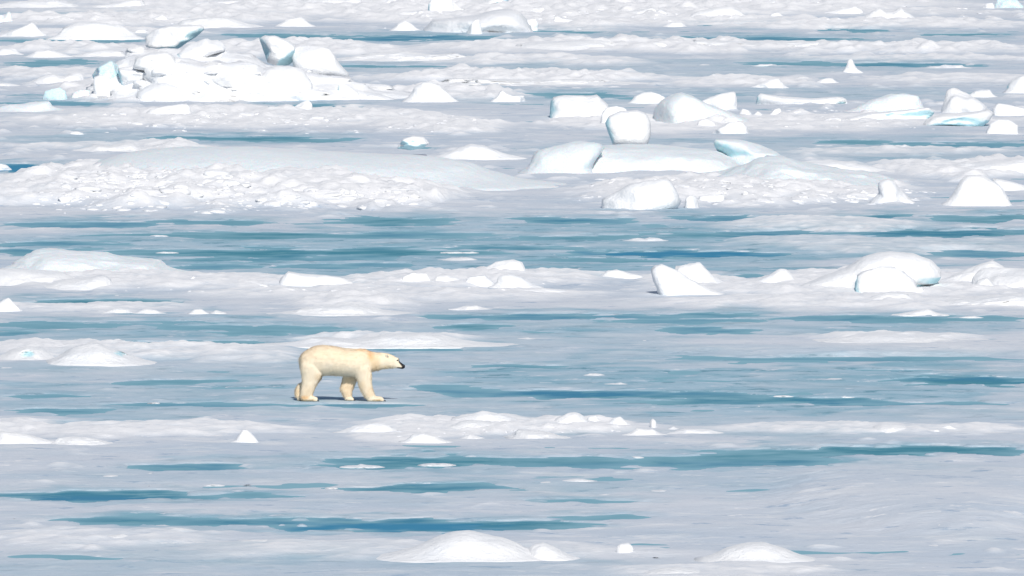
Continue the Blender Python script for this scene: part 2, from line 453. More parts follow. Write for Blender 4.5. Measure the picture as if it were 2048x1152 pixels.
def lump(name, label, cat, pts, base, reg=None, mat=None, dep=None, p=2.6, rough=.05, freq=1.6, facets=0, lean=.0,
         closed=False, back=0.0, bare=None, cx=None, group=None, soft=2, slots=None, rest=None):
    """A solid lump of ice whose outline seen from the ship is pts; dep = half its depth in metres."""
    ox, oy, k = reg if reg else (0, 0, 1.0)
    P = [(ox + a * k, oy + b * k) for a, b in pts]
    bp = oy + base * k
    _, Yf = at(1024, bp)
    xs = [a for a, _ in P]
    wpx = max(xs) - min(xs)
    wm_ = wpx / scale_at(Yf)
    if dep is None:
        dep = float(np.clip(.36 * wm_, .25, 2.6))
    Yc = Yf + back + (0 if closed else dep * .92)
    if rest is not None:                        # stands on another lump: found where the sight line meets it
        zs = [b for _, b in P]
        r = Vector(ray((min(xs) + max(xs)) / 2, min(zs) + (max(zs) - min(zs)) * .8))
        r.normalize()
        hit = rest[0].ray_cast(Vector((0, 0, CAM_H)), r)[0]
        if hit is not None:
            Yc = hit.y + dep * rest[1]
    W = [on_plane(a, b, Yc) for a, b in P]
    seed = int(abs(P[0][0] * 13 + P[0][1] * 7 + wpx)) % 9973
    rnd = np.random.RandomState(seed)
    if not closed:
        xg = [w[0] for w in W]
        zb = -max(.18, .3 * max(w[1] for w in W))
        W = W + [(xg[-1] + .02 * wm_, zb), (xg[0] - .02 * wm_, zb)]
    W = np.array(W)
    lo, hi = W.min(0), W.max(0)
    c = np.array([(lo[0] + hi[0]) / 2, (lo[1] + (hi[1] - lo[1]) * .5) if closed else .02])
    if not closed and rest is not None:
        c[1] = lo[1] + (hi[1] - lo[1]) * .35
    if cx is not None:
        c[0] = lo[0] + (hi[0] - lo[0]) * cx
    hw, hh = (hi[0] - lo[0]) / 2, (hi[1] - lo[1]) / 2 if closed else hi[1] - c[1]
    sub = 3 if wpx < 46 else (4 if wpx < 240 else 5)
    d, f = ico(sub)
    n_t = 720
    tab = outline_radius(W, c, hw, hh, np.linspace(-math.pi, math.pi, n_t, endpoint=False))
    for _ in range(soft):
        tab = (np.roll(tab, 1) + 2 * tab + np.roll(tab, -1)) / 4
    phi = np.arctan2(d[:, 2], d[:, 0])
    rr = np.interp(phi, np.linspace(-math.pi, math.pi, n_t + 1), np.append(tab, tab[0]))
    st_, ct = np.hypot(d[:, 0], d[:, 2]), d[:, 1]
    q = 1.0 / (np.abs(st_) ** p + np.abs(ct) ** p) ** (1 / p)
    k_ = np.ones(len(d))
    for _ in range(facets):
        n = rnd.randn(3); n[1] = -abs(n[1]) - .7; n /= np.linalg.norm(n)
        o = rnd.uniform(.62, .9)
        dn = d @ n
        k_ = np.where(dn * k_ > o, o / np.maximum(dn, 1e-6), k_)
    X = q * st_ * rr * np.cos(phi) * hw
    Z = q * st_ * rr * np.sin(phi) * hh
    Yd = q * ct * dep
    v = np.stack([X, Yd, Z], 1) * k_[:, None]
    size = max(hw, hh)
    fr = freq / max(min(hw, dep, hh * 1.5), .08)
    off = rnd.uniform(-50, 50, 3)
    nz = fbm3(v * fr * .55 + off, seed, 3)
    nz2 = fbm3(v * fr * np.array([1, 1, 1.6]) * 1.7 + off + 9, seed + 3, 2)
    v *= (1 + rough * (nz * 1.3 + .8 * np.abs(nz2) - .25))[:, None]
    if not closed and rest is None and name in ("snow_mound", "snow_ridge", "snow_patch", "snow_arch"):
        fl_ = 1 + .30 * np.exp(-np.maximum(v[:, 2], 0) / (.15 * hh))      # drifted foot
        v[:, 0] *= fl_; v[:, 1] *= fl_
    if lean:
        v[:, 1] += lean * (v[:, 2] - v[:, 2].min()) - lean * .3 * hh
    b = np.zeros(len(v))
    for (sx, sy, rx, ry) in (slots or []):      # hollows in the front face, bare blue ice inside
        wx_, wz_ = on_plane(ox + sx * k, oy + sy * k, Yc - dep)
        q_ = ((v[:, 0] + c[0] - wx_) / (rx * k / scale_at(Yc))) ** 2 + ((v[:, 2] + c[1] - wz_) / (ry * k / scale_at(Yc))) ** 2
        w_ = np.clip((1.1 - q_ + .5 * nz) * 2.5, 0, 1) * (v[:, 1] < 0)
        v[:, 1] += w_ * .30; b = np.maximum(b, w_)
    m = np_mesh(name, v, f)
    nrm = np.empty(len(v) * 3, np.float32); m.vertices.foreach_get("normal", nrm); nrm = nrm.reshape(-1, 3)
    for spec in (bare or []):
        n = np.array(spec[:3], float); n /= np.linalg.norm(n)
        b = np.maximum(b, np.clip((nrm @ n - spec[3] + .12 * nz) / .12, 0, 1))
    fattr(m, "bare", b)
    o = link(name, m, mat or M_SNOW)
    o.location = (c[0], Yc, c[1])
    return tag(o, label, cat, group)


Kz = 700.0 / 2048.0
A_, B_, C_ = (0, 0, Kz), (680, 0, Kz), (1348, 0, Kz)
D_, E_, F_ = (0, 280, Kz), (680, 280, Kz), (1348, 280, Kz)
G_, H_, I_ = (0, 560, Kz), (680, 560, Kz), (1348, 560, Kz)
L_, MM, N_ = (0, 852, Kz), (680, 852, Kz), (1348, 852, Kz)
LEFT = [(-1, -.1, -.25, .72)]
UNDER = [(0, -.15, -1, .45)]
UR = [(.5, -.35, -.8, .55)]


def block(*a, **k): return lump("ice_block", a[0], "ice block", a[1], a[2], a[3], **{**dict(p=3.2, facets=7, rough=.075, freq=2.1), **k})
def mound(*a, **k): return lump("snow_mound", a[0], "snow mound", a[1], a[2], a[3], **{**dict(p=2.2, rough=.10, freq=2.0), **k})
def ridge(*a, **k): return lump("snow_ridge", a[0], "snow ridge", a[1], a[2], a[3], **{**dict(p=2.2, rough=.13, freq=1.8, soft=1), **k})
def slab(*a, **k): return lump("ice_slab", a[0], "ice slab", a[1], a[2], a[3], **{**dict(p=3.0, facets=3, rough=.055, freq=2.2, mat=M_PALE), **k})


from mathutils.bvhtree import BVHTree


def bvh_of(o):
    return BVHTree.FromPolygons([v.co + o.location for v in o.data.vertices], [tuple(q.vertices) for q in o.data.polygons])


def cap_of(thing, label, *a, **k):              # a snow cap frozen to its mound: a part of it
    o = mound(label, *a, **k)
    o.name = "snow_cap"; del o["category"]
    o.parent = thing; o.location = o.location - thing.location
    return o


# --- the big pressure pile, upper left
pile = lump("ice_pile", "largest white pile of broken ice at upper left with slabs standing on it", "ice pile",
     [(380, 600), (470, 560), (560, 480), (640, 425), (700, 360), (760, 300), (850, 275), (1000, 275), (1180, 290), (1320, 300), (1400, 300), (1500, 320),
      (1600, 385), (1750, 400), (1850, 430), (2048, 480), (2150, 500), (2280, 530), (2400, 570)], 598, A_, p=1.8, rough=.24, freq=2.9, dep=4.2, soft=1, lean=.25, mat=M_RUBBLE)
PILE = bvh_of(pile)
slab("thick pale slab tilted up to the right on top of the big ice pile", [(848, 280), (850, 215), (905, 172), (985, 152), (1110, 146), (1185, 147), (1196, 172), (1150, 215),
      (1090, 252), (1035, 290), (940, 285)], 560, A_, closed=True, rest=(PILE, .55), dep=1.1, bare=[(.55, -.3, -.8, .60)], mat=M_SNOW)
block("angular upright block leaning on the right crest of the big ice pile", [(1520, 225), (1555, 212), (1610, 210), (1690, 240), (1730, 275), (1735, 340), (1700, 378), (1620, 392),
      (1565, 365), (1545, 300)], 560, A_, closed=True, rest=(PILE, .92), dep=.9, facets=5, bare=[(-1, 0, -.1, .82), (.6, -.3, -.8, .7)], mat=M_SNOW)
slab("broad white slab sloping down the right end of the big ice pile", [(1700, 300), (1740, 265), (1810, 262), (1890, 272), (1930, 287), (1960, 322), (1990, 378), (2050, 442), (2030, 470), (1880, 460), (1720, 420)],
     560, A_, closed=True, rest=(PILE, .92), dep=1.0, mat=M_SNOW, facets=2)
block("long white block just below the tilted slab on the big ice pile", [(1035, 320), (1100, 265), (1190, 230), (1210, 222), (1240, 236), (1270, 228), (1315, 250), (1325, 290), (1250, 345), (1040, 390)],
      570, A_, closed=True, rest=(PILE, .92), dep=.9, bare=LEFT)
block("blue hollowed block at the left foot of the big ice pile", [(535, 440), (570, 392), (650, 352), (690, 378), (712, 440), (722, 498), (640, 502), (560, 500)], 570, A_, closed=True, rest=(PILE, .92), dep=.8, mat=M_BLUE, facets=9,
      bare=[(.3, -.7, -.5, .75)])
block("bright white squared block beside the blue hollowed block", [(690, 400), (740, 393), (800, 380), (850, 410), (885, 440), (860, 480), (760, 500), (715, 505), (700, 450)], 572, A_, closed=True, rest=(PILE, .92), dep=.7, bare=LEFT)
block("white lump in front of the blue hollowed block on the pile", [(545, 500), (550, 450), (600, 435), (640, 450), (660, 500)], 515, A_, dep=.5, facets=3, rest=(PILE, .3))
block("white block with a dark gap at its left low on the pile's right end", [(1975, 560), (1980, 490), (2010, 485), (2060, 520), (2110, 550), (2160, 570)], 566, A_, dep=.6, bare=LEFT, rest=(PILE, .3))
block("broad white chunk resting midway on the left flank of the big pile", [(780, 400), (800, 340), (880, 310), (980, 300), (1020, 330), (1040, 385), (960, 410), (850, 420)], 570, A_, closed=True, rest=(PILE, .92), dep=.9)
block("snowy knob on the left shoulder of the big ice pile", [(738, 300), (742, 280), (790, 276), (830, 268), (850, 285), (840, 320), (760, 330)], 570, A_, closed=True, rest=(PILE, .92), dep=.5)
block("rounded white chunk in the centre front of the big ice pile", [(870, 470), (885, 405), (960, 385), (1040, 400), (1060, 440), (1040, 480)], 540, A_, closed=True, rest=(PILE, .92), dep=.7, facets=3)
mound("low white lump at the front of the big ice pile", [(800, 540), (870, 500), (960, 480), (1040, 510), (1080, 545)], 560, A_, dep=.9, rest=(PILE, .2))
mound("domed snow hump below the leaning angular block", [(1500, 470), (1590, 400), (1700, 380), (1780, 410), (1830, 480)], 500, A_, dep=1.0, rest=(PILE, .2))
block("small cyan tinged block at the far left skirt of the pile", [(250, 585), (258, 535), (300, 518), (345, 512), (385, 530), (400, 585)], 588, A_, mat=M_BLUE, facets=7)
block("small pale block next to the cyan tinged block", [(410, 585), (425, 545), (470, 522), (528, 530), (525, 580)], 585, A_, mat=M_PALE, facets=7)
ridge("white lumpy bank between the pale block and the big pile", [(510, 560), (560, 525), (620, 520), (690, 515), (700, 545)], 560, A_)
ridge("white snow bank trailing left from the big ice pile", [(150, 495), (230, 452), (310, 430), (380, 450), (430, 424), (480, 436), (490, 470)], 495, A_)
ridge("short white bank on the left border level with the pile's foot", [(-60, 500), (0, 485), (60, 488), (118, 500)], 508, A_)
mound("rounded snow dome right of the big ice pile", [(395, 590), (430, 512), (480, 480), (530, 477), (590, 510), (630, 550), (652, 590)], 603, B_, p=2.6)
block("two peaked white chunk to the right of the rounded dome", [(880, 597), (920, 562), (945, 525), (980, 550), (1010, 560), (1075, 560), (1088, 585)], 602, B_, facets=4)

# --- behind the pile, left
mound("broad flat topped snow mound behind the big pile at left", [(335, 222), (370, 160), (450, 130), (580, 128), (700, 140), (750, 165), (795, 222)], 232, A_, p=2.8)
mound("pointed snow mound with a cyan hollow at the left border", [(-60, 220), (0, 210), (60, 180), (150, 150), (190, 128), (230, 175), (265, 215)], 222, A_, facets=4, bare=[(.7, -.6, -.1, .9)])
block("small horned block at the far upper left border", [(-60, 130), (0, 88), (42, 92), (52, 62), (70, 88), (78, 130)], 138, A_, facets=5, mat=M_PALE)
mound("little white peak behind the tilted slab", [(835, 135), (900, 105), (945, 88), (975, 105), (990, 135)], 140, A_)
block("small white lump left of the tilted slab", [(770, 205), (800, 175), (850, 172), (870, 205)], 210, A_)
ridge("long pale snow bank behind the tilted slab", [(1030, 150), (1060, 115), (1250, 104), (1340, 100), (1400, 120), (1480, 145)], 165, A_)
mound("white bank with a hump behind the leaning block", [(1630, 145), (1680, 110), (1760, 98), (1790, 115), (1830, 150)], 160, A_)
ridge("long bright bank at the top edge left of centre", [(860, 44), (1020, 20), (1200, 5), (1350, 0), (1440, 0), (1475, 42)], 47, A_)
ridge("broad white bank at the top edge, left of the pale slab cluster", [(1700, 18), (1800, 0), (1950, -14), (2150, -14), (2260, 0), (2300, 30), (2240, 47)], 48, A_)
ridge("rough bank of snow in the top left corner", [(-60, 40), (60, 10), (200, 0), (350, 0), (430, 20), (470, 42)], 52, A_)
ridge("small rough bank near the top edge right of the corner bank", [(530, 52), (570, 30), (640, 25), (760, 0), (830, -5), (850, 20)], 55, A_)
ridge("low snow bank on the left border behind the pile", [(-80, 320), (20, 283), (80, 285), (120, 312)], 325, A_)
ridge("slim snow bank between the left border bank and the pile", [(165, 328), (210, 296), (280, 290), (350, 306), (405, 330)], 338, A_)
ridge("low grey snow bank touching the left of the pile", [(420, 330), (500, 306), (600, 292), (720, 300), (740, 320)], 335, A_)
# --- in front of the pile
block("white block with a steep right end in front of the big pile", [(820, 700), (880, 640), (1000, 616), (1090, 605), (1115, 625), (1122, 660), (1180, 705)], 708, A_, facets=3)
block("lone white pyramid standing before a thin blue pond", [(1645, 668), (1740, 612), (1800, 583), (1822, 612), (1830, 662)], 670, A_, facets=3)
mound("pale bluish mound at the left border below the pile", [(-60, 650), (60, 610), (180, 600), (290, 588), (320, 620), (400, 660)], 662, A_, mat=M_PALE)
# --- top centre cluster
slab("wide pale blue slab lying in the cluster at top centre", [(480, 172), (540, 122), (640, 106), (720, 98), (800, 90), (900, 60), (1020, 60), (1060, 90), (1110, 140), (1150, 185)], 196, B_, mat=M_RUBBLE, dep=3.5, rough=.09)
block("white upright block in front of the wide pale blue slab", [(740, 202), (760, 150), (785, 118), (820, 110), (832, 190)], 205, B_, facets=4)
slab("tilted white slab at the very top of the centre cluster", [(755, 45), (830, 10), (880, -14), (990, -10), (985, 5), (940, 35), (870, 50)], 60, B_, closed=True, dep=1.0, mat=M_SNOW, bare=UR)
block("jagged white block with a dark notch at the top edge", [(518, 80), (520, 20), (545, -12), (640, -12), (665, 10), (700, 48), (742, 56), (660, 96)], 98, B_, facets=7, bare=LEFT)
mound("small rounded snow dome left of the wide pale slab", [(300, 178), (340, 135), (380, 118), (420, 140), (465, 178)], 184, B_)
ridge("white bank behind the small rounded dome", [(255, 112), (300, 80), (400, 64), (500, 55), (520, 90)], 112, B_)
mound("white hump at the top edge touching the broad bank", [(240, 45), (270, 5), (320, -10), (390, 25)], 48, B_)
slab("white wedge right of the upright block at top centre", [(960, 172), (1060, 126), (1140, 108), (1162, 140), (1160, 178)], 182, B_, mat=M_SNOW)
block("small tilted white block above the wedge at top centre", [(1070, 85), (1130, 50), (1190, 44), (1205, 82)], 98, B_)
mound("rough white heap right of the wedge at top centre", [(1240, 150), (1256, 86), (1300, 108), (1380, 120), (1420, 150)], 156, B_, facets=4)
ridge("low white bank right of the rough heap", [(1400, 115), (1470, 95), (1540, 112)], 120, B_)
ridge("long sloping snow bank near the top right of centre", [(1545, 115), (1630, 76), (1750, 60), (1830, 44), (1890, 78)], 108, B_)
mound("small white hump at the top edge right of centre", [(1865, 42), (1900, 15), (1970, 18), (2005, 45)], 50, B_)
mound("small low snow dome with bluish foot at top right of centre", [(1880, 158), (1940, 130), (1990, 130), (2030, 158)], 162, B_)
ridge("long white bank with a high left half beyond the blue strips", [(980, 300), (1060, 256), (1200, 245), (1430, 235), (1580, 240), (1615, 272)], 302, B_, dep=2.0)
ridge("shorter white bank in line right of the long bank", [(1640, 290), (1700, 266), (1850, 245), (1900, 245), (1945, 275)], 298, B_)
ridge("thin white bank starting right of the sloping slab", [(-10, 350), (150, 316), (350, 300), (480, 312), (620, 330), (670, 310), (745, 352)], 360, B_)
ridge("very long thin white bank between grey strips", [(600, 492), (680, 462), (740, 454), (850, 460), (1100, 466), (1450, 460), (1650, 478), (1760, 490)], 500, B_, dep=1.8)
# --- top right
mound("broad white dome near the top right of the picture", [(85, 105), (150, 62), (240, 40), (330, 40), (400, 70), (445, 110)], 126, C_)
mound("white hump cut off by the top edge, right of the pale cluster", [(420, 5), (480, -18), (560, -15), (605, 35)], 40, C_)
mound("tiny white peak between two top right domes", [(545, 108), (570, 78), (605, 70), (645, 100)], 112, C_)
ridge("low wide bank left of the twin peaked mound", [(860, 82), (960, 52), (1060, 37), (1095, 60)], 92, C_)
mound("twin peaked snow mound near the top right", [(1090, 115), (1150, 70), (1200, 38), (1235, 72), (1300, 68), (1322, 38), (1372, 76), (1415, 118)], 128, C_, soft=1)
slab("tilted pale blue slab at the upper right corner", [(1872, 48), (1890, 0), (1960, -14), (2010, 0), (2048, 42)], 52, C_, mat=M_BLUE, facets=5)
block("white lump left of the corner's pale blue slab", [(1800, 50), (1830, 20), (1866, 15), (1880, 52)], 54, C_)
ridge("long bright bank with a ragged crest on the right", [(70, 270), (100, 240), (200, 234), (450, 250), (700, 240), (850, 240), (1000, 260), (1085, 288)], 292, C_, dep=1.8)
block("lone small white lump right of the ragged bank", [(1325, 270), (1345, 232), (1390, 235), (1440, 262)], 276, C_)
lump("ice_pillar", "narrow white cone shaped pillar standing alone at upper right", "ice pillar",
     [(980, 428), (1010, 385), (1016, 352), (1028, 340), (1045, 344), (1053, 368), (1072, 402), (1112, 428)], 432, C_, p=2.2, rough=.06, soft=1)
mound("white boulder cut by the right border", [(1958, 545), (1964, 490), (2000, 455), (2060, 430), (2150, 430), (2210, 545)], 548, C_, p=3, bare=LEFT, mat=M_SNOW)
mound("small white cap left of the smooth low swell", [(190, 462), (230, 430), (280, 460)], 468, C_)
mound("white hump with a steep right side above the log shaped slab", [(440, 520), (560, 462), (612, 453), (655, 508)], 522, C_, facets=3)
mound("small white hump above the right end of the log shaped slab", [(825, 486), (870, 460), (920, 456), (955, 486)], 492, C_)
# --- right hand field of blocks
slab("long log shaped white slab with a dark hollow at its right end", [(472, 605), (484, 565), (510, 540), (560, 560), (800, 575), (980, 565), (1016, 580), (1018, 608)], 618, C_,
     dep=.8, mat=M_SNOW, bare=[(-1, -.2, 0, .85)], slots=[(985, 606, 26, 12)])
slab("large bluish slab tilting down to the right, left of the log slab", [(1312, 222), (1322, 205), (1350, 188), (1362, 184), (1382, 190), (1416, 208), (1450, 222), (1485, 236), (1522, 253)], 252, None,
     mat=M_PALE, dep=2.6, facets=3)
block("white cube like block behind the tilting bluish slab", [(1395, 205), (1440, 188), (1468, 185), (1474, 197), (1476, 222)], 224, None, facets=4)
block("white peaked block in front of the tilting bluish slab", [(210, 786), (260, 745), (320, 715), (400, 708), (430, 740), (445, 786)], 788, C_, facets=4)
block("small cube left of the white peaked block", [(130, 752), (140, 708), (190, 694), (240, 718), (248, 758)], 760, C_, facets=4)
block("small white lump behind the white peaked block", [(240, 730), (300, 690), (360, 688), (380, 725)], 742, C_)
block("left of two little lumps right of the cube like block", [(380, 660), (400, 635), (440, 645), (460, 672)], 680, C_)
block("right of two little lumps right of the cube like block", [(462, 675), (490, 650), (530, 676)], 684, C_)
block("little tilted chunk under the log shaped slab", [(555, 675), (590, 640), (620, 630), (630, 655)], 680, C_)
mound("bluish rounded slab between the log slab and the angular peak", [(1030, 660), (1150, 590), (1270, 550), (1350, 543), (1420, 560), (1450, 600), (1442, 650)], 664, C_, mat=M_PALE, p=2.6)
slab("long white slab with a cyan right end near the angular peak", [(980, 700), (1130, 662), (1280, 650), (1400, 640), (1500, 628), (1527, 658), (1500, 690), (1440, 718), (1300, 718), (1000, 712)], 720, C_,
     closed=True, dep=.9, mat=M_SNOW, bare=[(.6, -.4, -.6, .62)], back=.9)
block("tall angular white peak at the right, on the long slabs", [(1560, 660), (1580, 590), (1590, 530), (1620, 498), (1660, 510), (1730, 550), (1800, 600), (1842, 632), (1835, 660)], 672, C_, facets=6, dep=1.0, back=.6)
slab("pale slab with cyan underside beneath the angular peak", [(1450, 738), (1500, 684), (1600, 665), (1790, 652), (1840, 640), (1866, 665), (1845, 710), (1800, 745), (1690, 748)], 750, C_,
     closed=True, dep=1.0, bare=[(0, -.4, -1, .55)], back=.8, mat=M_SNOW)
block("white lump at the right end of the cyan based slab", [(1800, 705), (1805, 655), (1840, 640), (1868, 660), (1862, 712)], 716, C_, dep=.4)
block("broken white chunk right of the cyan based slab", [(1825, 780), (1850, 725), (1890, 702), (1960, 705), (2010, 735), (2010, 785)], 788, C_, facets=6)
block("white chunk on the right border beside the angular peak", [(1865, 640), (1890, 602), (1960, 612), (2060, 640), (2100, 660)], 680, C_, facets=4)
mound("grey white lump behind the angular peak's right shoulder", [(1725, 560), (1760, 528), (1850, 525), (1882, 562)], 575, C_)
block("squared white block with a shaded left side in the middle distance", [(1222, 690), (1230, 600), (1242, 573), (1290, 560), (1460, 566), (1500, 556), (1530, 585), (1570, 610), (1590, 690)], 702, B_, facets=4, bare=[(-1, 0, 0, .75)], p=4, dep=1.4)
block("white lump wedged behind the round boulder's left side", [(1522, 735), (1530, 660), (1560, 625), (1620, 618), (1680, 640), (1690, 735)], 740, B_, facets=4)
mound("small snow dome above the round boulder", [(1702, 608), (1720, 565), (1770, 540), (1820, 533), (1870, 555), (1908, 582), (1900, 608)], 612, B_, facets=3)
slab("big smooth bluish white slab under the round boulder", [(1090, 345), (1130, 310), (1175, 295), (1206, 291), (1245, 289), (1312, 290), (1380, 296), (1427, 301), (1470, 318), (1520, 345)], 350, None, dep=4.0, p=2.3, facets=0)
lump("ice_boulder", "big round white boulder balanced on the smooth slab", "ice boulder",
     [(1596, 848), (1568, 775), (1550, 722), (1570, 680), (1640, 650), (1740, 644), (1790, 665), (1816, 712), (1818, 790), (1798, 850), (1700, 856)], 1000, B_, closed=True, back=4.2, dep=.7, p=3.6,
     rough=.02, facets=0, bare=[(-1, -.1, -.1, .72)], soft=4)
mound("smooth pale dome shaped slab left of the round boulder", [(1100, 170), (1118, 110), (1135, 62), (1250, 30), (1400, 10), (1530, 18), (1552, 45), (1500, 112), (1450, 195)], 200, E_, mat=M_PALE, p=2.8, dep=1.6, back=-1.2)
slab("thick slab tilted up to the left with a cyan under edge", [(228, 22), (242, -5), (300, -4), (380, 0), (500, 25), (600, 68), (642, 102), (640, 150), (450, 165), (360, 158), (310, 128), (268, 88)], 195, F_, closed=True, back=3.0, dep=1.2,
     mat=M_PALE, bare=[(-.8, -.3, -.7, .70)], facets=3)
mound("broad smooth grey white hill right of the tilted cyan edged slab", [(120, 250), (250, 200), (330, 172), (400, 148), (480, 115), (560, 97), (640, 104), (740, 138), (900, 160), (1100, 190), (1200, 215), (1290, 250)], 308, F_, mat=M_PALE, dep=4.5, p=2.0)
ridge("rough snow crest behind the broad grey white hill", [(700, 150), (800, 126), (900, 117), (1030, 130), (1150, 155), (1280, 185), (1340, 202)], 208, F_)
ridge("long white slope rising to the right border", [(1320, 205), (1460, 158), (1500, 178), (1600, 150), (1800, 130), (2048, 104), (2250, 100)], 212, F_)
block("white stump with a knobbed top in the right rubble", [(1130, 375), (1200, 305), (1186, 262), (1200, 240), (1250, 221), (1290, 235), (1320, 280), (1370, 330), (1420, 372)], 382, F_, facets=3, p=2.4, dep=.9)
mound("large snow dome in the rubble near the right border", [(1610, 375), (1640, 300), (1680, 228), (1720, 204), (1800, 204), (1880, 245), (1930, 290), (1948, 340), (1935, 385)], 390, F_, p=3.0, facets=0, rough=.05)
ridge("snow bank right of the large dome at the border", [(1900, 300), (1850, 220), (1950, 240), (2060, 270), (2150, 290)], 305, F_)
block("big flat faced white block leaning left in the right rubble", [(1540, 345), (1640, 292), (1700, 256), (1800, 240), (1900, 229), (1940, 250), (1970, 310), (1988, 365), (1960, 402)], 412, E_, facets=3, p=3.2, dep=1.2)
block("small squared block in front of the right rubble", [(135, 375), (150, 330), (230, 320), (300, 318), (302, 368)], 380, F_, facets=3)
block("squat white block touching the flat faced block", [(62, 395), (66, 335), (100, 325), (140, 340), (148, 392)], 402, F_, facets=3)
# --- the long bluish slope, left centre
SLOPE = mound("long smooth bluish slope behind the left rubble ridge", [(165, 345), (200, 322), (240, 308), (300, 299), (376, 294), (505, 293), (615, 301), (700, 306), (850, 311), (940, 325), (985, 348), (1010, 368)], 384, None, mat=M_PALE, dep=6.0, p=2.0, rough=.03)
cap_of(SLOPE, "white snow patch on the crest of the bluish slope", [(840, 118), (900, 95), (980, 93), (1050, 118)], 125, D_, dep=.6, back=2.5)
ridge("rough white bank above the bluish slope's left end", [(440, 70), (560, 25), (620, 36), (700, 20), (780, 12), (820, 40), (920, 46), (965, 18), (1000, 34), (1100, 48)], 75, D_)
slab("small lens shaped slab with a cyan underside on the bluish slope", [(330, 870), (370, 812), (430, 793), (490, 800), (528, 838), (480, 868), (400, 880)], 920, B_, closed=True, rest=(bvh_of(SLOPE), .3), dep=.6, mat=M_SNOW, bare=[(-.5, -.3, -.8, .35)])
ridge("rubbly snow bank on the crest of the bluish slope with a cyan end", [(560, 105), (690, 40), (760, 20), (830, 25), (900, 50), (1030, 105)], 122, E_, bare=[(-1, -.2, 0, .85)])
block("small white lump at the left border by the deep blue pool", [(-50, 172), (0, 138), (40, 146), (70, 172)], 178, D_)
block("white wedge between two deep blue pools at left", [(203, 200), (208, 166), (250, 170), (335, 192), (370, 205)], 206, D_)
# --- the left and right banks behind the blue pools
DOME = mound("large bluish dome at the left below the blue pools", [(40, 752), (100, 700), (180, 652), (240, 638), (300, 634), (450, 645), (620, 670), (750, 690), (920, 706), (970, 760), (1010, 800)], 812, D_, mat=M_PALE, p=2.4, dep=2.6)
cap_of(DOME, "white snow cap on the middle of the bluish dome", [(415, 785), (450, 730), (520, 705), (600, 710), (690, 742), (660, 775)], 790, D_, dep=.7)
cap_of(DOME, "white snow cap on the right shoulder of the bluish dome", [(735, 752), (810, 718), (880, 712), (930, 748), (935, 775)], 778, D_, dep=.7)
mound("rounded white bank on the left border before the bluish dome", [(-150, 860), (-60, 770), (0, 758), (120, 750), (240, 765), (380, 772), (450, 812)], 862, D_, dep=1.5)
mound("long low white bank in front of the bluish dome", [(230, 872), (330, 825), (480, 808), (560, 800), (590, 785), (640, 800), (660, 838), (710, 878)], 886, D_, dep=1.2)
block("small white pyramid right of the bluish dome", [(1070, 850), (1130, 793), (1205, 855)], 858, D_, facets=3)
slab("blocky white slab on the bank above the bear's back", [(553, 575), (562, 556), (577, 543), (601, 548), (650, 550), (684, 555), (700, 563), (716, 573)], 577, None, mat=M_SNOW, p=3.2)
block("smooth rounded white block on the middle bank", [(815, 785), (860, 740), (920, 710), (1010, 700), (1062, 715), (1086, 760), (1100, 800)], 812, E_, facets=3, p=2.6)
block("squat rounded block left of the smooth rounded block", [(358, 852), (365, 800), (420, 775), (510, 778), (532, 820), (525, 855)], 860, E_, facets=3)
mound("low white lump beside the squat rounded block", [(526, 855), (560, 800), (620, 788), (680, 795), (750, 850)], 860, E_)
mound("low white bank left of the smooth rounded block's foot", [(720, 850), (760, 800), (850, 790), (900, 830), (910, 855)], 862, E_)
mound("white lump in front of the smooth rounded block", [(912, 862), (930, 800), (1000, 783), (1060, 800), (1160, 862)], 868, E_)
ridge("low bank right of the smooth rounded block", [(1120, 805), (1150, 770), (1230, 774), (1310, 805)], 810, E_)
ridge("low flat bank left of the leaning pillar block", [(1530, 808), (1560, 764), (1620, 758), (1760, 795)], 815, E_)
block("leaning blunt nosed block on the right part of the middle bank", [(1316, 590), (1304, 560), (1299, 540), (1306, 529), (1324, 528), (1352, 539), (1386, 559), (1425, 578), (1460, 592)], 594, None, p=2.6, facets=2, dep=.8, cx=.4)
mound("white mound behind the leaning blunt nosed block", [(1340, 568), (1355, 535), (1372, 527), (1400, 524), (1414, 536), (1432, 557), (1455, 572)], 574, None, p=2.6)
mound("white peaked mound left of the arching mound", [(430, 865), (560, 790), (620, 755), (660, 760), (700, 812), (730, 868)], 872, F_)
lump("snow_arch", "large arching snow mound with a pale blue overhanging right end", "snow mound",
     [(1590, 575), (1650, 551), (1690, 536), (1727, 513), (1755, 506), (1782, 503), (1826, 508), (1857, 519), (1878, 540), (1881, 553), (1872, 567), (1850, 568), (1830, 590), (1700, 600)], 592, None, closed=True, back=2.0, p=2.5, dep=1.5, rough=.04,
     bare=[(.75, -.35, -.6, .84)])
block("white block with a blue left face in front of the arching mound", [(1710, 592), (1708, 575), (1714, 546), (1734, 541), (1760, 536), (1785, 535), (1807, 541), (1827, 560), (1838, 592)], 596, None, p=3, facets=3, dep=1.0, bare=[(-1, -.15, -.2, .68)])
mound("narrow lump at the right foot of the blue faced block", [(1828, 592), (1832, 575), (1845, 572), (1853, 592)], 594, None)
ridge("white drift trailing left of the arching mound", [(700, 868), (760, 830), (840, 818), (950, 800), (1050, 850)], 874, F_)
mound("grey white ridge behind the right border block", [(1540, 830), (1640, 785), (1740, 750), (1800, 725), (1860, 703), (1930, 740), (1990, 790)], 850, F_)
block("large white block on the right border with a cyan foot", [(1738, 885), (1750, 810), (1790, 758), (1860, 746), (1950, 748), (2048, 752), (2160, 765), (2230, 880)], 892, F_, p=3, facets=3, dep=1.4, bare=[(.1, -.4, -1, .45)])
mound("white lobe at the left foot of the right border block", [(1732, 895), (1775, 825), (1830, 803), (1880, 850), (1900, 892)], 898, F_, dep=.5)
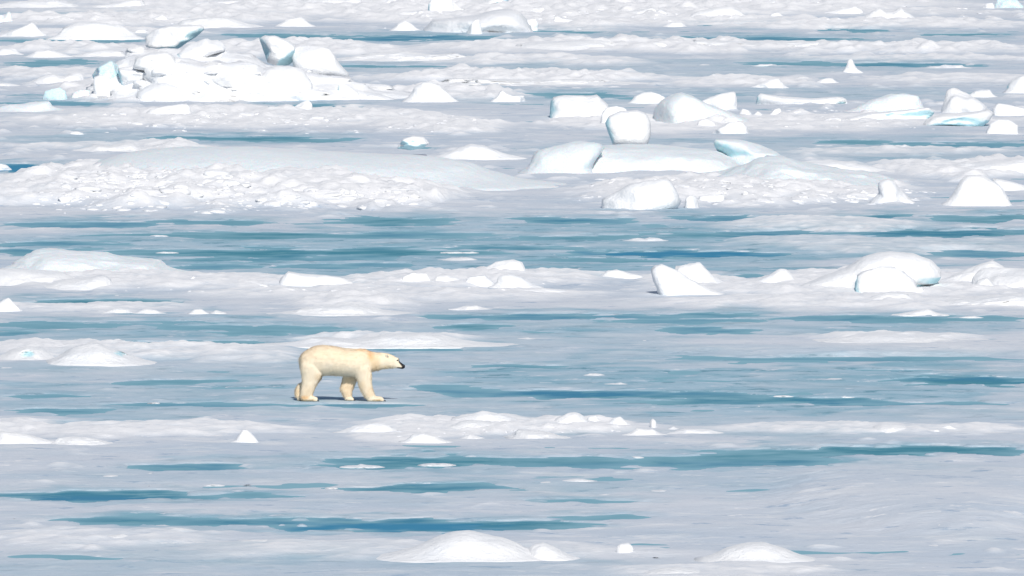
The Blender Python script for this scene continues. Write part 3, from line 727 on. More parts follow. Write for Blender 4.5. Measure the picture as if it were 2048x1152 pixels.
ridge("small lumps of snow between the peaked and arching mounds", [(870, 75), (930, 55), (980, 62), (1040, 85)], 90, I_)
ridge("low snow drift in front of the blue faced block", [(860, 150), (1000, 125), (1100, 110), (1250, 70), (1350, 75), (1420, 125)], 152, I_)
ridge("broad snow drift in front of the right border block", [(1380, 150), (1600, 112), (1900, 90), (2048, 76), (2250, 80)], 165, I_, dep=1.8)
mound("small snow rise at the edge of the grey blue ice on the right", [(1260, 208), (1400, 182), (1490, 168), (1570, 208)], 212, I_)
ridge("low drift to the right below the leaning blunt nosed block", [(150, 150), (250, 118), (340, 110), (420, 120), (495, 145)], 150, I_)
# --- around the bear
mound("small white hump on the left border above the grey ice", [(-60, 182), (0, 128), (50, 108), (82, 140), (115, 178)], 192, G_)
mound("large snow mound with a cyan slot left of the bear", [(330, 470), (400, 410), (450, 385), (570, 370), (680, 400), (760, 440), (860, 495)], 505, G_, dep=1.4, p=2.2, slots=[(705, 440, 46, 11)])
mound("white mound with a slanting cyan slot at the left border", [(-30, 470), (60, 410), (150, 390), (250, 400), (310, 440), (350, 480)], 476, G_, dep=1.2, p=2.2, slots=[(165, 436, 34, 12)])
ridge("long snow bank behind the bear's back", [(560, 690), (600, 684), (630, 674), (660, 678), (700, 680), (740, 675), (765, 668), (845, 667), (885, 674), (936, 683), (1000, 692)], 696, None, dep=1.4, rough=.06)
mound("low white bank between the grey ice and the bear, left of the shoulder bank", [(1640, 205), (1760, 168), (1900, 148), (2060, 138), (2170, 160), (2400, 205)], 210, G_, dep=1.2)
mound("low wide snow rise alone on the right of the grey ice", [(880, 365), (980, 330), (1100, 314), (1250, 309), (1400, 315), (1560, 326), (1760, 358)], 370, I_, dep=1.6, rough=.04)
block("first small white chunk from the left below the teal pond", [(515, 180), (530, 160), (580, 160), (600, 180)], 184, G_)
ridge("thin broken bank below the teal pond", [(600, 192), (680, 165), (740, 172), (780, 195)], 198, G_)
mound("rounded white chunk in the middle below the teal pond", [(780, 196), (850, 168), (910, 174), (958, 198)], 202, G_)
mound("larger of two white lumps right of the teal pond", [(1110, 196), (1130, 172), (1180, 168), (1215, 194)], 204, G_)
mound("smaller of two white lumps right of the teal pond", [(1235, 194), (1262, 174), (1315, 192)], 200, G_)
ridge("thin white bank in the snow right of the low bank", [(670, 170), (730, 150), (800, 150), (880, 172)], 178, H_)
ridge("broad white bank on the snow below the smooth rounded block", [(840, 80), (1000, 50), (1200, 44), (1320, 60), (1340, 84)], 94, H_)
# --- the near bank
mound("smooth white dome in the middle of the near bank", [(640, 850), (662, 810), (720, 785), (840, 764), (960, 790), (1060, 830), (1130, 872)], 876, H_, dep=.9, p=2.4)
mound("low white lobe in front of the smooth dome on the near bank", [(560, 890), (640, 850), (740, 820), (860, 830), (1010, 868), (1060, 890)], 896, H_, dep=.7)
mound("rounded white mound at the centre of the near bank", [(1210, 872), (1270, 808), (1330, 780), (1390, 777), (1440, 808), (1485, 870)], 880, H_, dep=.6)
block("small cube on the right shoulder of the rounded near mound", [(1435, 850), (1450, 800), (1500, 793), (1518, 830), (1520, 858)], 862, H_, dep=.2)
mound("white hump between the cube and the finger of ice", [(1540, 860), (1600, 806), (1640, 798), (1680, 832), (1720, 865)], 872, H_)
lump("ice_finger", "thin upright finger of ice on the near bank", "ice pillar", [(1816, 872), (1812, 828), (1828, 810), (1848, 822), (1858, 872)], 876, H_, p=2.2, soft=1)
block("small white cap right of the finger of ice", [(1900, 880), (1950, 855), (1995, 878)], 886, H_)
ridge("white crest of the near bank in front of the rounded mound", [(1000, 60), (1040, 22), (1150, 25), (1250, 45), (1325, 72)], 82, MM, dep=.8)
mound("broken white heap on the left part of the near bank", [(370, 92), (420, 50), (480, 38), (560, 58), (620, 92)], 102, MM)
ridge("white bank at the left end of the near bank", [(0, 40), (80, 0), (180, -20), (260, -15), (360, 35)], 50, MM)
ridge("low lumps of snow before the heap on the near bank", [(690, 76), (760, 48), (830, 66)], 82, MM)
mound("white hump at the foot of the finger of ice", [(1690, 50), (1740, 12), (1830, 20), (1900, 55)], 60, MM)
mound("low white dome alone at the right on the near ice", [(1125, 38), (1170, 5), (1215, -12), (1290, -13), (1345, 0), (1390, 38)], 54, N_, dep=.8)
mound("left of two lumps beside the low white dome at right", [(1415, 40), (1460, 25), (1545, 20), (1590, 45)], 54, N_)
mound("right of two lumps beside the low white dome at right", [(1525, 28), (1570, 5), (1610, -5), (1670, 25)], 40, N_)
ridge("thin white streak of snow at the right end of the near bank", [(1670, 30), (1760, 5), (1850, 0), (1960, 20)], 35, N_)
ridge("white drift at the left end of the lower right ice", [(-20, 40), (60, 15), (200, 20), (310, 46)], 54, N_)
lump("ice_cone", "small bright snow cone on the ice below left of the bear", "snow mound", [(1340, 97), (1375, 85), (1400, 45), (1422, 19), (1450, 21), (1490, 60), (1515, 95)], 100, L_, p=2.2, soft=1)
ridge("low white bank on the left border near the snow cone", [(-80, 105), (0, 30), (60, 38), (170, 50), (290, 90)], 110, L_)
ridge("thin white rise left of the snow cone", [(560, 40), (640, 10), (720, 0), (820, 6), (890, 38)], 46, L_, dep=.7)
ridge("curved low drift left of the snow cone", [(340, 72), (430, 60), (520, 68), (610, 90), (670, 108)], 114, L_, dep=.6)
# --- foreground
mound("large white mound in the near foreground", [(230, 780), (330, 745), (460, 700), (560, 650), (620, 628), (680, 616), (760, 614), (860, 640), (960, 660), (1040, 690), (1085, 728), (1110, 775)], 800, MM, dep=1.5, p=2.3, rough=.04)
mound("smaller white mound touching the large foreground mound's right end", [(1092, 755), (1100, 720), (1130, 690), (1180, 680), (1250, 705), (1330, 750), (1390, 785)], 790, MM, dep=.7)
lump("ice_boulder", "small round white ball of ice in the foreground", "ice boulder", [(1612, 756), (1616, 710), (1635, 690), (1690, 685), (1716, 710), (1722, 756)], 760, MM, p=2.8, dep=.22, facets=2)
block("little flat lump at the right of the round ball", [(1715, 757), (1742, 738), (1790, 752)], 760, MM, dep=.15)
mound("smooth white dome in the right foreground", [(200, 772), (300, 714), (420, 684), (530, 681), (640, 714), (730, 756), (790, 792)], 804, N_, dep=1.1, p=2.4, rough=.03)
mound("left of two low snow humps in the lower right", [(1430, 628), (1480, 590), (1560, 569), (1620, 605), (1640, 628)], 634, N_, dep=.6)
mound("right of two low snow humps in the lower right", [(1590, 622), (1640, 572), (1700, 570), (1780, 590), (1850, 624)], 630, N_, dep=.6)
mound("low white rise at the bottom edge right of the centre", [(1720, 885), (1800, 850), (1880, 838), (1980, 826), (2080, 838), (2190, 880)], 892, MM, dep=.8)
ridge("long flat snow patch below the right foreground dome", [(640, 840), (760, 824), (880, 812), (1000, 828)], 842, N_, dep=.5)
mound("left end low white rise in the lower left foreground", [(580, 672), (640, 640), (720, 631), (790, 660), (880, 678)], 684, L_, dep=.5)
mound("small oval patch of snow left of the larger oval one", [(1150, 706), (1190, 685), (1250, 704)], 712, L_, dep=.25)
mound("larger oval snow patch in the lower left foreground", [(1340, 696), (1420, 670), (1560, 667), (1650, 702)], 712, L_, dep=.5)

# --- thin snow patches scattered on the level ice
PATCH = [(MM, 130, 243, 230), (MM, 570, 232, 190), (L_, 960, 590, 130), (L_, 1330, 610, 130), (L_, 1180, 604, 70), (L_, 1290, 808, 110), (L_, 1985, 786, 90), (L_, 640, 298, 120), (L_, 890, 282, 70), (L_, 1450, 350, 50), (L_, 640, 218, 90),
         (L_, 1250, 350, 120), (L_, 640, 486, 120), (L_, 1940, 366, 60), (L_, 930, 795, 50), (L_, 80, 545, 70), (L_, 100, 640, 140), (L_, 1900, 820, 100), (L_, 870, 354, 80), (L_, 330, 268, 60), (L_, 50, 266, 110),
         (MM, 1880, 385, 130), (MM, 1400, 324, 180), (MM, 1210, 333, 80), (MM, 1850, 776, 120), (MM, 30, 786, 90), (MM, 1420, 742, 160), (MM, 1560, 410, 120), (MM, 950, 792, 90), (MM, 1720, 186, 100),
         (N_, 690, 438, 120), (N_, 1700, 325, 100), (N_, 1890, 332, 90), (N_, 860, 498, 160), (N_, 1000, 436, 190), (N_, 1120, 494, 120), (N_, 1200, 466, 150), (N_, 700, 635, 110), (N_, 970, 658, 100), (N_, 1760, 696, 190),
         (N_, 1540, 706, 130), (N_, 1330, 860, 140), (N_, 1020, 860, 80), (N_, 60, 850, 150), (N_, 1990, 642, 90), (N_, 2000, 704, 90), (N_, 510, 628, 70), (N_, 1900, 604, 120), (N_, 1280, 620, 110), (N_, 130, 348, 60),
         (G_, 900, 722, 70), (G_, 690, 95, 40), (G_, 130, 712, 70), (G_, 40, 520, 120), (H_, 1100, 352, 180), (H_, 1310, 348, 90), (H_, 1780, 362, 110), (H_, 1620, 615, 170), (H_, 1500, 566, 190), (H_, 1050, 258, 60),
         (I_, 480, 350, 80), (I_, 680, 352, 70), (I_, 890, 268, 100), (I_, 940, 585, 130), (I_, 640, 682, 110), (I_, 1100, 598, 100), (I_, 360, 372, 60), (I_, 500, 745, 50), (I_, 1740, 220, 120), (I_, 1000, 686, 100),
         (F_, 1240, 605, 90), (F_, 1440, 606, 170), (F_, 880, 318 - 280, 140), (F_, 1120, 66, 120), (F_, 1330, 42, 150), (E_, 1780, 594, 260), (E_, 690, 708, 240), (E_, 660, 660, 120), (E_, 760, 598 + 62, 90), (D_, 980, 660, 110),
         (D_, 930, 562, 90), (C_, 1440, 468, 80), (C_, 920, 422, 60), (C_, 180, 382, 70), (C_, 1600, 400, 250), (C_, 550, 385, 150), (B_, 850, 345, 80), (B_, 1100, 370, 90), (B_, 1610, 512, 90), (B_, 1380, 518, 80), (B_, 1230, 338, 70)]
MARKS = [("bear", 690, 760), ("large foreground mound", 930, 1095), ("round foreground ball", 1250, 1100), ("right foreground dome", 1515, 1105), ("snow cone", 490, 870), ("low humps at lower right", 1900, 1055),
         ("long teal pond at lower left", 220, 995), ("deep blue pond", 800, 1055), ("white flecked teal pond", 800, 930), ("teal strip on the right border", 1950, 903), ("near bank", 1150, 850),
         ("low dome of the near bank", 1770, 860), ("wide snow rise", 1790, 676), ("dark teal pool on the right border", 1950, 763), ("arching mound", 1790, 545), ("leaning blunt block", 1360, 560),
         ("bright blue pond", 1350, 510), ("bluish dome", 170, 530), ("flat faced block", 1290, 390), ("round boulder", 1255, 250), ("cone pillar", 1700, 130), ("big ice pile", 500, 130), ("right border peak", 1930, 210),
         ("smooth rounded block", 1010, 540), ("oval snow patches", 480, 1085), ("tilted cyan edged slab", 1495, 300), ("pyramid", 600, 215), ("bottom left corner", 40, 1130), ("bottom right corner", 2000, 1140)]
ORD = ["", "second ", "third ", "fourth ", "fifth ", "sixth ", "seventh ", "eighth "]
used = {}
items = []
for (rg, zx, zy, w) in PATCH:
    w = max(w, 72)
    px, py = rg[0] + zx * rg[2], rg[1] + zy * rg[2]
    n_, mx, my = min(MARKS, key=lambda q: math.hypot(q[1] - px, (q[2] - py) * 2.2))
    dx_, dy_ = px - mx, (py - my) * 2.2
    way = ("right of" if dx_ > 0 else "left of") if abs(dx_) > abs(dy_) else ("in front of" if dy_ > 0 else "behind")
    items.append((way + " the " + n_, math.hypot(dx_, dy_), rg, zx, zy, w))
for (where, far, rg, zx, zy, w) in sorted(items, key=lambda q: q[:2]):
    k_n = used.get(where, 0); used[where] = k_n + 1
    size = "long" if w > 125 else ("short" if w < 85 else "medium")
    rp = np.random.RandomState(int(zx * 3 + zy * 7) % 9999)
    hgt = max(4.5, w * .085) * rp.uniform(.8, 1.25)
    pts = [(zx - w / 2, zy + 1)]
    for t in (-.34, -.18, -.02, .14, .3):
        pts.append((zx + (t + rp.uniform(-.05, .05)) * w, zy - hgt * (1 - (2 * t) ** 2 * .8) * rp.uniform(.45, 1.1)))
    pts.append((zx + w / 2, zy + 2))
    lump("snow_patch", "%s thin snow patch, %snearest %s" % (size, ORD[k_n], where), "snow patch",
         pts, zy + 3, rg, mat=M_RUBBLE, p=2.0, rough=.12, freq=2.2, soft=1, dep=max(.2, w * Kz / 88 * rp.uniform(.35, .6)),
         group="thin snow patches scattered on the level ice")

# ------------------------------------------------------------------ rubble: loose chunks on the low ridges
RV = []
for s in range(12):
    rnd = np.random.RandomState(900 + s)
    d, f = ico(2)
    k_ = np.ones(len(d))
    for _ in range(6):
        n = rnd.randn(3); n /= np.linalg.norm(n); o = rnd.uniform(.62, .92)
        dn = d @ n
        k_ = np.where(dn * k_ > o, o / np.maximum(dn, 1e-6), k_)
    v = d * k_[:, None] * np.array([1.0, rnd.uniform(.7, 1.0), rnd.uniform(.45, .8)])
    v *= (1 + .22 * fbm3(v * 1.8 + s * 5, s, 3))[:, None]
    RV.append((v, f))
RUB_MESH = []
for v, f in RV:
    m = np_mesh("ice_chunk", v, f); fattr(m, "bare", np.zeros(len(v))); m.materials.append(M_RUBBLE); RUB_MESH.append(m)
D1, F1 = ico(1)
RV1 = []
for s in range(10):
    rnd = np.random.RandomState(1900 + s)
    v = D1 * np.array([1.0, rnd.uniform(.7, 1.0), rnd.uniform(.45, .75)])
    v *= (1 + .20 * rnd.uniform(-1, .6, len(D1)))[:, None]
    RV1.append(v)

# x0, x1, y0, y1, single chunks, small pieces, size range in photo pixels, label, group
BANDS = [
 (60, 520, 340, 392, 44, 420, 14, 42, "white rubble chunk on the crest of the wide left ridge before the bluish slope", "chunks on the crest of the wide left ridge"),
 (20, 640, 380, 432, 40, 420, 12, 40, "white rubble chunk low on the wide left ridge above the blue pools", "chunks low on the wide left ridge"),
 (540, 850, 374, 418, 34, 260, 12, 38, "white rubble chunk at the right end of the left ridge", "chunks at the right end of the left ridge"),
 (1120, 1560, 356, 412, 44, 330, 12, 40, "white rubble chunk around the flat faced leaning block", "chunks round the flat faced block"),
 (1540, 2040, 372, 412, 36, 300, 12, 36, "white rubble chunk between the grey white hill and the large dome", "chunks of the right rubble"),
 (0, 1000, 226, 274, 30, 420, 10, 34, "white rubble chunk in the low bank below the big ice pile", "chunks of the bank below the pile"),
 (1380, 2040, 212, 262, 20, 240, 10, 28, "white rubble chunk among the slabs of the right hand field", "chunks among the right hand slabs"),
 (700, 1420, 14, 62, 12, 200, 10, 26, "white rubble chunk round the pale slab at top centre", "chunks of the top centre cluster"),
 (0, 640, 32, 55, 4, 90, 8, 20, "white rubble chunk along the top left bank", "chunks of the top left bank"),
 (1420, 2040, 4, 42, 6, 130, 8, 22, "white rubble chunk along the top right bank", "chunks of the top right bank"),
 (270, 800, 110, 198, 12, 60, 10, 36, "white rubble chunk on the flank of the big ice pile", "chunks on the big pile"),
 (690, 1330, 848, 880, 8, 120, 10, 26, "white rubble chunk along the near bank right of the bear", "chunks of the near bank"),
 (0, 1250, 562, 588, 6, 110, 10, 24, "white rubble chunk on the middle bank above the bear", "chunks of the middle bank"),
]
RND = random.Random(5)
DG = bpy.context.evaluated_depsgraph_get()


DG.update()


def seen(px, py):
    hit, loc, nor, _, ob, _ = S.ray_cast(DG, Vector((0, 0, CAM_H)), Vector(ray(px, py)).normalized())
    return (loc, ob.name.split(".")[0]) if hit else (None, "")


for (x0, x1, y0, y1, n1, n2, s0, s1, label, group) in BANDS:
    sv, sf, off, mine = [], [], 0, []
    for k in range(n1 + int(n2 * .45)):
        for _ in range(6):
            u, t = RND.random(), RND.random()
            px, py = x0 + u * (x1 - x0), y0 + t * (y1 - y0)
            edge = 1 - abs(2 * u - 1) ** 3
            if RND.random() < edge * (1 - .6 * abs(2 * t - 1) ** 2):
                break
        loc, on = seen(px, py)
        big = k < n1
        if loc is None or on not in (("ice_pile",) if "pile" in group and "bank" not in group else ("sea_ice",)) or (on == "sea_ice" and loc.z < .04):
            continue
        x, y = loc.x, loc.y
        if not big and perlin2(np.array([x / 3.0]), np.array([y / 5.0]), 77)[0] < -.12:
            continue
        sz = (s0 * 1.25 + (s1 * 1.35 - s0 * 1.25) * RND.random() ** 1.6) if big else (9 + (s0 * 2.1 - 9) * RND.random() ** 1.4)
        r = sz / 2 / scale_at(y)
        z = loc.z - r * .20
        a, b, c = RND.uniform(-.14, .14), RND.uniform(-.14, .14), RND.uniform(0, 6.28)
        sc = (r * RND.uniform(.9, 1.3), r * RND.uniform(.8, 1.2), r * RND.uniform(.36, .66))
        if big:
            o = bpy.data.objects.new("ice_chunk", RV and RUB_MESH[RND.randrange(12)])
            COL.objects.link(o)
            o.location = (x, y, z); o.rotation_euler = (a, b, c); o.scale = sc
            tag(o, label, "ice chunk", group)
            mine.append((sz, px, o))
        else:
            v = RV1[RND.randrange(10)] * np.array(sc)
            cc, ss = math.cos(c), math.sin(c)
            v = np.stack([v[:, 0] * cc - v[:, 1] * ss, v[:, 0] * ss + v[:, 1] * cc, v[:, 2] + a * v[:, 0] + b * v[:, 1]], 1)
            sv.append(v + np.array([x, y, z])); sf.append(F1 + off); off += len(v)
    mine.sort(key=lambda q: -q[0])
    if len(mine) > 5:
        mine[0][2]["label"] = "largest " + label
        rest_ = sorted(mine[1:], key=lambda q: q[1])
        rest_[0][2]["label"] = "leftmost " + label; rest_[-1][2]["label"] = "rightmost " + label
    m = np_mesh("ice_rubble", np.concatenate(sv), np.concatenate(sf))
    fattr(m, "bare", np.zeros(off))
    tag(link("ice_rubble", m, M_RUBBLE), kind="stuff")

# ------------------------------------------------------------------ the polar bear
BS = 633.6                                   # drawing units per metre


def bx(zx): return (zx - 900.0) / BS
def bz(zy): return (1016.0 - zy) / BS


M_FUR, nt, b = new_mat("bear_fur")
ca = N(nt, "ShaderNodeAttribute", attribute_name="coat")
hs = mix_rgb(nt, ramp(nt, noise_out(nt, 9.0, 4, 0.6), .35, .7), (0.95, 0.95, 0.96), (1, 1, 1))
mm = N(nt, "ShaderNodeMix", data_type='RGBA', blend_type='MULTIPLY'); mm.inputs[0].default_value = 1.0
nt.links.new(ca.outputs["Color"], mm.inputs[6]); nt.links.new(hs, mm.inputs[7])
nt.links.new(mm.outputs[2], b.inputs["Base Color"])
b.inputs["Roughness"].default_value = .8
b.inputs["Specular IOR Level"].default_value = .12
bump(nt, b, noise_out(nt, 26.0, 4, .6), .2, .01)
M_BLACK, nt, b = new_mat("bear_black_skin")
b.inputs["Base Color"].default_value = (.012, .012, .014, 1); b.inputs["Roughness"].default_value = .45
nt.links.new(ramp(nt, noise_out(nt, 30, 2), 0, 1.6), b.inputs["Roughness"])

verts, faces = [], []


def add_rings(rings, n=20):
    """rings: (centre, axis_a, axis_b) ellipses, capped at both ends."""
    global verts, faces
    base = len(verts)
    for c, a, bb in rings:
        for i in range(n):
            t = 2 * math.pi * i / n
            verts.append(tuple(np.array(c) + np.array(a) * math.cos(t) + np.array(bb) * math.sin(t)))
    m = len(rings)
    for r in range(m - 1):
        for i in range(n):
            j = (i + 1) % n
            faces.append((base + r * n + i, base + r * n + j, base + (r + 1) * n + j, base + (r + 1) * n + i))
    for r, flip in ((0, True), (m - 1, False)):
        verts.append(tuple(rings[r][0])); ci_ = len(verts) - 1
        for i in range(n):
            j = (i + 1) % n
            q = (base + r * n + i, base + r * n + j, ci_)
            faces.append(q[::-1] if flip else q)


def interp(keys, step):
    keys = np.array(keys, float); out = []
    for a, c in zip(keys[:-1], keys[1:]):
        n = max(1, int(np.linalg.norm(c[:3] - a[:3]) / step))
        for k in range(n):
            out.append(a + (c - a) * k / n)
    out.append(keys[-1])
    return np.array(out)


def ellipsoid(c, r, n=14):
    rings = []
    for k in range(n + 1):
        t = math.pi * (k + .001) / (n + .002)
        s = math.sin(t)
        rings.append(((c[0] - r[0] * math.cos(t), c[1], c[2]), (0, r[1] * s, 0), (0, 0, r[2] * s)))
    add_rings(rings)


# trunk, neck and head: zx, top, bottom, half width
T = [(274, 430, 520, .06), (288, 372, 560, .17), (310, 335, 590, .235), (345, 302, 620, .28), (400, 266, 640, .315), (460, 235, 648, .33), (520, 218, 650, .34), (600, 211, 650, .345), (680, 213, 648, .35),
     (760, 224, 645, .35), (840, 240, 650, .35), (920, 254, 658, .345), (1000, 263, 672, .335), (1080, 262, 682, .325), (1150, 258, 680, .31), (1210, 266, 660, .285), (1260, 286, 628, .25), (1310, 304, 596, .205),
     (1370, 314, 578, .178), (1430, 319, 566, .160), (1490, 322, 556, .150), (1545, 328, 552, .148), (1590, 344, 550, .140), (1630, 364, 548, .122), (1660, 386, 547, .100), (1685, 420, 548, .078), (1710, 448, 552, .066),
     (1735, 466, 556, .062), (1762, 484, 554, .056), (1784, 502, 544, .040), (1794, 514, 532, .018)]
rings = []
for zx, a, c, w in interp([(t[0] / 1.0, t[1], t[2], t[3]) for t in T], 18):
    zc, hz = bz((a + c) / 2), (c - a) / 2 / BS
    rings.append(((bx(zx), 0, zc), (0, w, 0), (0, 0, hz)))
add_rings(rings, 28)
# legs: zx, zy, side, radius along, radius across
NEAR, FAR = -.185, .185


def leg(keys):
    kk = [(bx(a), y, bz(c), r1, r2) for a, c, y, r1, r2 in keys]
    rings = []
    P = interp(kk, .04)
    for i, q in enumerate(P):
        t = P[min(i + 1, len(P) - 1)][:3] - P[max(i - 1, 0)][:3]
        t[1] = 0; t = t / max(np.linalg.norm(t), 1e-6)
        ax = np.array([-t[2], 0, t[0]])
        rings.append((q[:3], ax * q[3], np.array([0, q[4], 0])))
    add_rings(rings, 18)


leg([(1150, 430, NEAR * .7, .18, .13), (1185, 560, NEAR * .95, .19, .14), (1205, 660, NEAR, .180, .13), (1222, 760, NEAR, .152, .115), (1248, 850, NEAR, .132, .105), (1285, 930, NEAR, .122, .10), (1315, 975, NEAR, .105, .095)])
leg([(1090, 470, FAR * .7, .16, .13), (1040, 580, FAR, .17, .13), (1000, 680, FAR, .165, .12), (975, 770, FAR, .155, .11), (948, 850, FAR, .146, .105), (964, 915, FAR, .105, .095), (970, 975, FAR, .086, .09)])
leg([(430, 400, NEAR * .75, .20, .15), (430, 520, NEAR, .23, .16), (446, 620, NEAR, .232, .15), (426, 710, NEAR, .190, .135), (404, 790, NEAR, .160, .12), (382, 870, NEAR, .150, .11), (368, 940, NEAR, .140, .105), (368, 975, NEAR, .12, .10)])
leg([(470, 470, FAR * .75, .2, .15), (510, 590, FAR, .19, .14), (500, 670, FAR, .145, .12), (430, 740, FAR, .115, .10), (345, 790, FAR, .09, .09), (278, 812, FAR, .082, .085), (252, 860, FAR, .070, .085), (246, 930, FAR, .064, .085), (262, 985, FAR, .045, .08)])
for a, c, y, r in ((1375, 978, NEAR, (.165, .115, .058)), (1300, 985, NEAR, (.09, .10, .05)), (985, 988, FAR, (.108, .105, .047)), (415, 975, NEAR, (.195, .115, .062)), (355, 960, NEAR, (.11, .105, .085)), (275, 1000, FAR, (.06, .095, .026))):
    ellipsoid((bx(a), y, bz(c)), r)
for k in range(4):                            # toes of the two leading paws
    yy = NEAR - .075 + k * .05
    ellipsoid((bx(1462), yy, bz(993)), (.045, .026, .034))
    ellipsoid((bx(505), yy, bz(996)), (.045, .026, .03))
    ellipsoid((bx(1032), FAR - .075 + k * .05, bz(997)), (.04, .026, .028))
ellipsoid((bx(292), 0, bz(420)), (.045, .05, .085))      # tail
ellipsoid((bx(1190), NEAR * .75, bz(470)), (.17, .13, .22))  # shoulder
ellipsoid((bx(450), NEAR * .75, bz(500)), (.24, .17, .30))   # haunch
ellipsoid((bx(450), FAR * .75, bz(500)), (.24, .17, .30))
ellipsoid((bx(1585), -.07, bz(470)), (.09, .07, .10))       # cheeks
ellipsoid((bx(1585), .07, bz(470)), (.09, .07, .10))
ellipsoid((bx(1668), 0, bz(418)), (.06, .085, .045))        # brow
tmp = bpy.data.meshes.new("bear_base")
tmp.from_pydata(verts, [], faces); tmp.update()
to = bpy.data.objects.new("bear_base", tmp); COL.objects.link(to)
md = to.modifiers.new("r", 'REMESH'); md.mode = 'VOXEL'; md.voxel_size = .016; md.use_smooth_shade = True
ms = to.modifiers.new("s", 'SMOOTH'); ms.factor = .5; ms.iterations = 7
dg = bpy.context.evaluated_depsgraph_get()
dg.update()
body = bpy.data.meshes.new_from_object(to.evaluated_get(dg))
bpy.data.objects.remove(to)
body.name = "body"
nv = len(body.vertices)
co = np.empty(nv * 3, np.float32); body.vertices.foreach_get("co", co); co = co.reshape(-1, 3).astype(float)
nrm = np.empty(nv * 3, np.float32); body.vertices.foreach_get("normal", nrm); nrm = nrm.reshape(-1, 3)
lump_n = fbm3(co * np.array([7, 7, 5]), 3, 3)
co2 = co + nrm * (.012 * lump_n + .003 * fbm3(co * np.array([16, 16, 30]), 8, 2))[:, None]
body.vertices.foreach_set("co", co2.astype(np.float32).ravel()); body.update()


def coat(p):
    """cream coat with the rusty stains and the black muzzle this bear has; grey flank shading is painted in"""
    zx, zy = p[:, 0] * BS + 900, 1016 - p[:, 2] * BS
    n = fbm3(p * 9.0, 12, 3)
    col = np.repeat(np.array([[.89, .76, .57]]), len(p), 0)
    pale = np.clip((zy - 330) / 260, 0, 1) * .55
    col = col * (1 - pale[:, None]) + np.array([.85, .76, .61]) * pale[:, None]

    def stain_and_shade(cx_, cy_, rx_, ry_, amt, c):
        nonlocal col
        q = ((zx - cx_) / rx_) ** 2 + ((zy - cy_) / ry_) ** 2
        w = np.clip((1 - q + .35 * n) * .8, 0, 1) * amt
        col = col * (1 - w[:, None]) + np.array(c) * w[:, None]
    rust = (.80, .42, .12); tan = (.70, .47, .22)
    stain_and_shade(690, 480, 90, 60, .35, (.66, .60, .52)); stain_and_shade(1000, 550, 90, 60, .25, (.68, .62, .54)); stain_and_shade(1300, 350, 70, 95, .72, rust); stain_and_shade(1200, 275, 150, 28, .6, (.86, .56, .26)); stain_and_shade(1360, 460, 100, 120, .65, (.82, .58, .30)); stain_and_shade(1560, 520, 110, 28, .5, tan)  # grey calls paint flank fold shading into the coat; the rest are stains
    stain_and_shade(350, 955, 75, 45, .9, rust); stain_and_shade(440, 995, 90, 22, .55, tan); stain_and_shade(1400, 995, 90, 30, .7, tan); stain_and_shade(1180, 790, 60, 110, .45, (.80, .58, .32))
    stain_and_shade(960, 830, 120, 170, .55, (.80, .56, .30)); stain_and_shade(240, 880, 60, 110, .5, (.82, .58, .30));  stain_and_shade(760, 640, 200, 24, .35, tan)
    stain_and_shade(1420, 530, 110, 50, .45, tan); stain_and_shade(400, 870, 110, 120, .25, tan); stain_and_shade(1270, 880, 90, 110, .3, tan); stain_and_shade(560, 660, 80, 60, .35, tan); stain_and_shade(1010, 690, 120, 50, .5, (.62, .45, .25))
    # black muzzle: nose, lips and the dark bridge
    dark = np.clip((zx - 1722 + (500 - zy) * .8) / 16, 0, 1) * np.clip((zx - 1688) / 12, 0, 1)
    dark = np.maximum(dark, np.clip((zx - 1738) / 10, 0, 1))
    dark = np.maximum(dark, np.clip((zx - 1668) / 10, 0, 1) * np.clip((zy - 524) / 8, 0, 1))
    col = col * (1 - dark[:, None]) + np.array([.02, .02, .024]) * dark[:, None]
    return col


def set_coat(m, c):
    a = m.attributes.new("coat", 'FLOAT_COLOR', 'POINT')
    a.data.foreach_set("color", np.concatenate([c, np.ones((len(c), 1))], 1).astype(np.float32).ravel())


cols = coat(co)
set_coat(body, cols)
bear = bpy.data.objects.new("polar_bear", None)
COL.objects.link(bear)
bear.location = (bear_x, bear_y, .03)
tag(bear, "cream coloured polar bear walking right across the grey blue ice", "polar bear")
body.polygons.foreach_set("use_smooth", np.ones(len(body.polygons), bool))
link("body", body, M_FUR, bear)

# fur: short tapering locks lying back over the body
body.calc_loop_triangles()
tri = np.empty(len(body.loop_triangles) * 3, np.int32); body.loop_triangles.foreach_get("vertices", tri); tri = tri.reshape(-1, 3)
v0, v1, v2 = co2[tri[:, 0]], co2[tri[:, 1]], co2[tri[:, 2]]
area = np.linalg.norm(np.cross(v1 - v0, v2 - v0), axis=1)
rs = np.random.RandomState(4)
NF = 26000
pick = rs.choice(len(tri), NF, p=area / area.sum())
uu, vv = rs.rand(NF), rs.rand(NF); fl_ = uu + vv > 1; uu[fl_], vv[fl_] = 1 - uu[fl_], 1 - vv[fl_]
pp = v0[pick] + uu[:, None] * (v1 - v0)[pick] + vv[:, None] * (v2 - v0)[pick]
nn = nrm[tri[pick, 0]].astype(float)
keep = pp[:, 0] < bx(1640)
pp, nn = pp[keep], nn[keep]
NF = len(pp)
flow = np.array([-.55, 0, -.85]) + rs.randn(NF, 3) * .22
flow -= nn * np.sum(flow * nn, 1)[:, None]
flow /= np.maximum(np.linalg.norm(flow, axis=1), 1e-6)[:, None]
dirn = flow + nn * rs.uniform(.06, .27, NF)[:, None]
side = np.cross(dirn, nn); side /= np.maximum(np.linalg.norm(side, axis=1), 1e-6)[:, None]
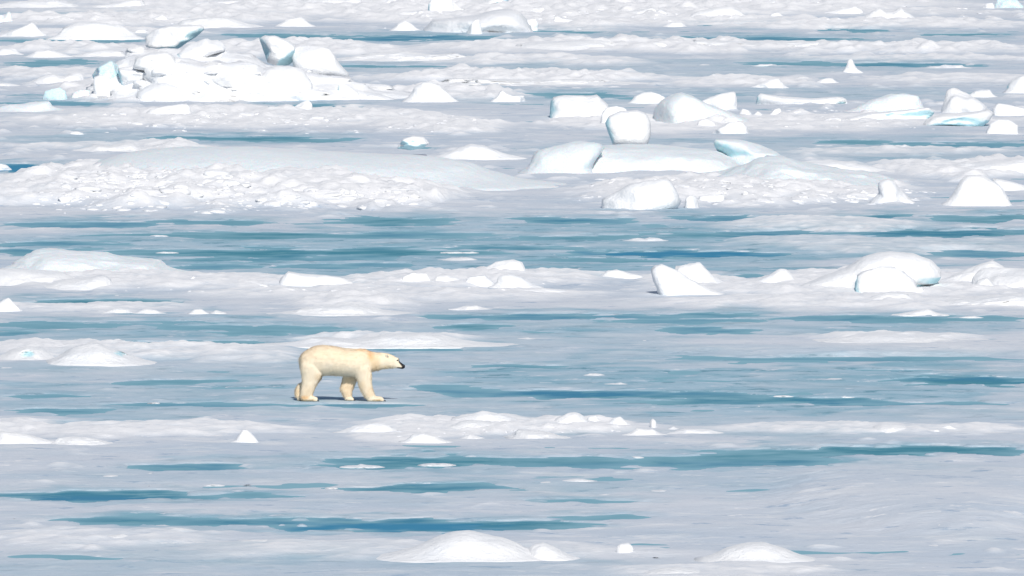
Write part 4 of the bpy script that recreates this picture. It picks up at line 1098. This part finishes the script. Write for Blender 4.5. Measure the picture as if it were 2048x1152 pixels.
ln = rs.uniform(.035, .075, NF) * np.where(pp[:, 2] < .12, .45, 1) * np.where(pp[:, 0] > bx(1450), .5, 1)
ln *= np.where((nn[:, 2] < -.35) | (nn[:, 0] < -.55), 1.5, 1)
wd = rs.uniform(.004, .008, NF)
fv = np.stack([pp - side * wd[:, None] - nn * .004, pp + side * wd[:, None] - nn * .004, pp + dirn * ln[:, None]], 1).reshape(-1, 3)
fm = np_mesh("fur", fv, np.arange(NF * 3).reshape(-1, 3))
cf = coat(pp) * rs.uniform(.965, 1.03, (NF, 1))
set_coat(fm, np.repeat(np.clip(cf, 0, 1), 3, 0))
fm.normals_split_custom_set_from_vertices(np.repeat(nn, 3, 0).tolist())
fur = link("fur", fm, M_FUR, bear); fur["kind"] = "stuff"


def small(name, c, r, mat, rot=(0, 0, 0), parent=None):
    d, f = ico(3)
    m = np_mesh(name, d * np.array(r), f)
    if mat is M_FUR:
        set_coat(m, np.repeat(np.array([[.84, .73, .56]]), len(d), 0))
    o = link(name, m, mat, parent or bear)
    o.location = c; o.rotation_euler = rot
    return o


for s in (-1, 1):
    e = small("ear", (bx(1528), s * .118, bz(372)), (.040, .026, .062), M_FUR, (s * -.45, -.25, s * .5))
    d, f = ico(2)
    inner = np_mesh("ear_hollow", d * np.array([.024, .014, .040]), f)
    hm = link("ear_hollow", inner, M_BLACK if False else None, e)
    set_coat(inner, np.repeat(np.array([[.50, .44, .36]]), len(d), 0)); inner.materials.append(M_FUR)
    hm.location = (.024, s * .010, .004)
    small("eye", (bx(1679), s * .074, bz(428)), (.019, .012, .015), M_BLACK)
small("nose", (bx(1768), 0, bz(507)), (.040, .048, .030), M_BLACK, (0, .65, 0))
small("mouth", (bx(1728), 0, bz(543)), (.070, .050, .011), M_BLACK, (0, .02, 0))
for zx, zy, y0 in ((1500, 1006, NEAR), (541, 1006, NEAR), (1062, 1008, FAR)):
    for k in range(4):
        small("claw", (bx(zx), y0 - .075 + k * .05, bz(zy)), (.022, .008, .010), M_BLACK, (0, .35, 0))
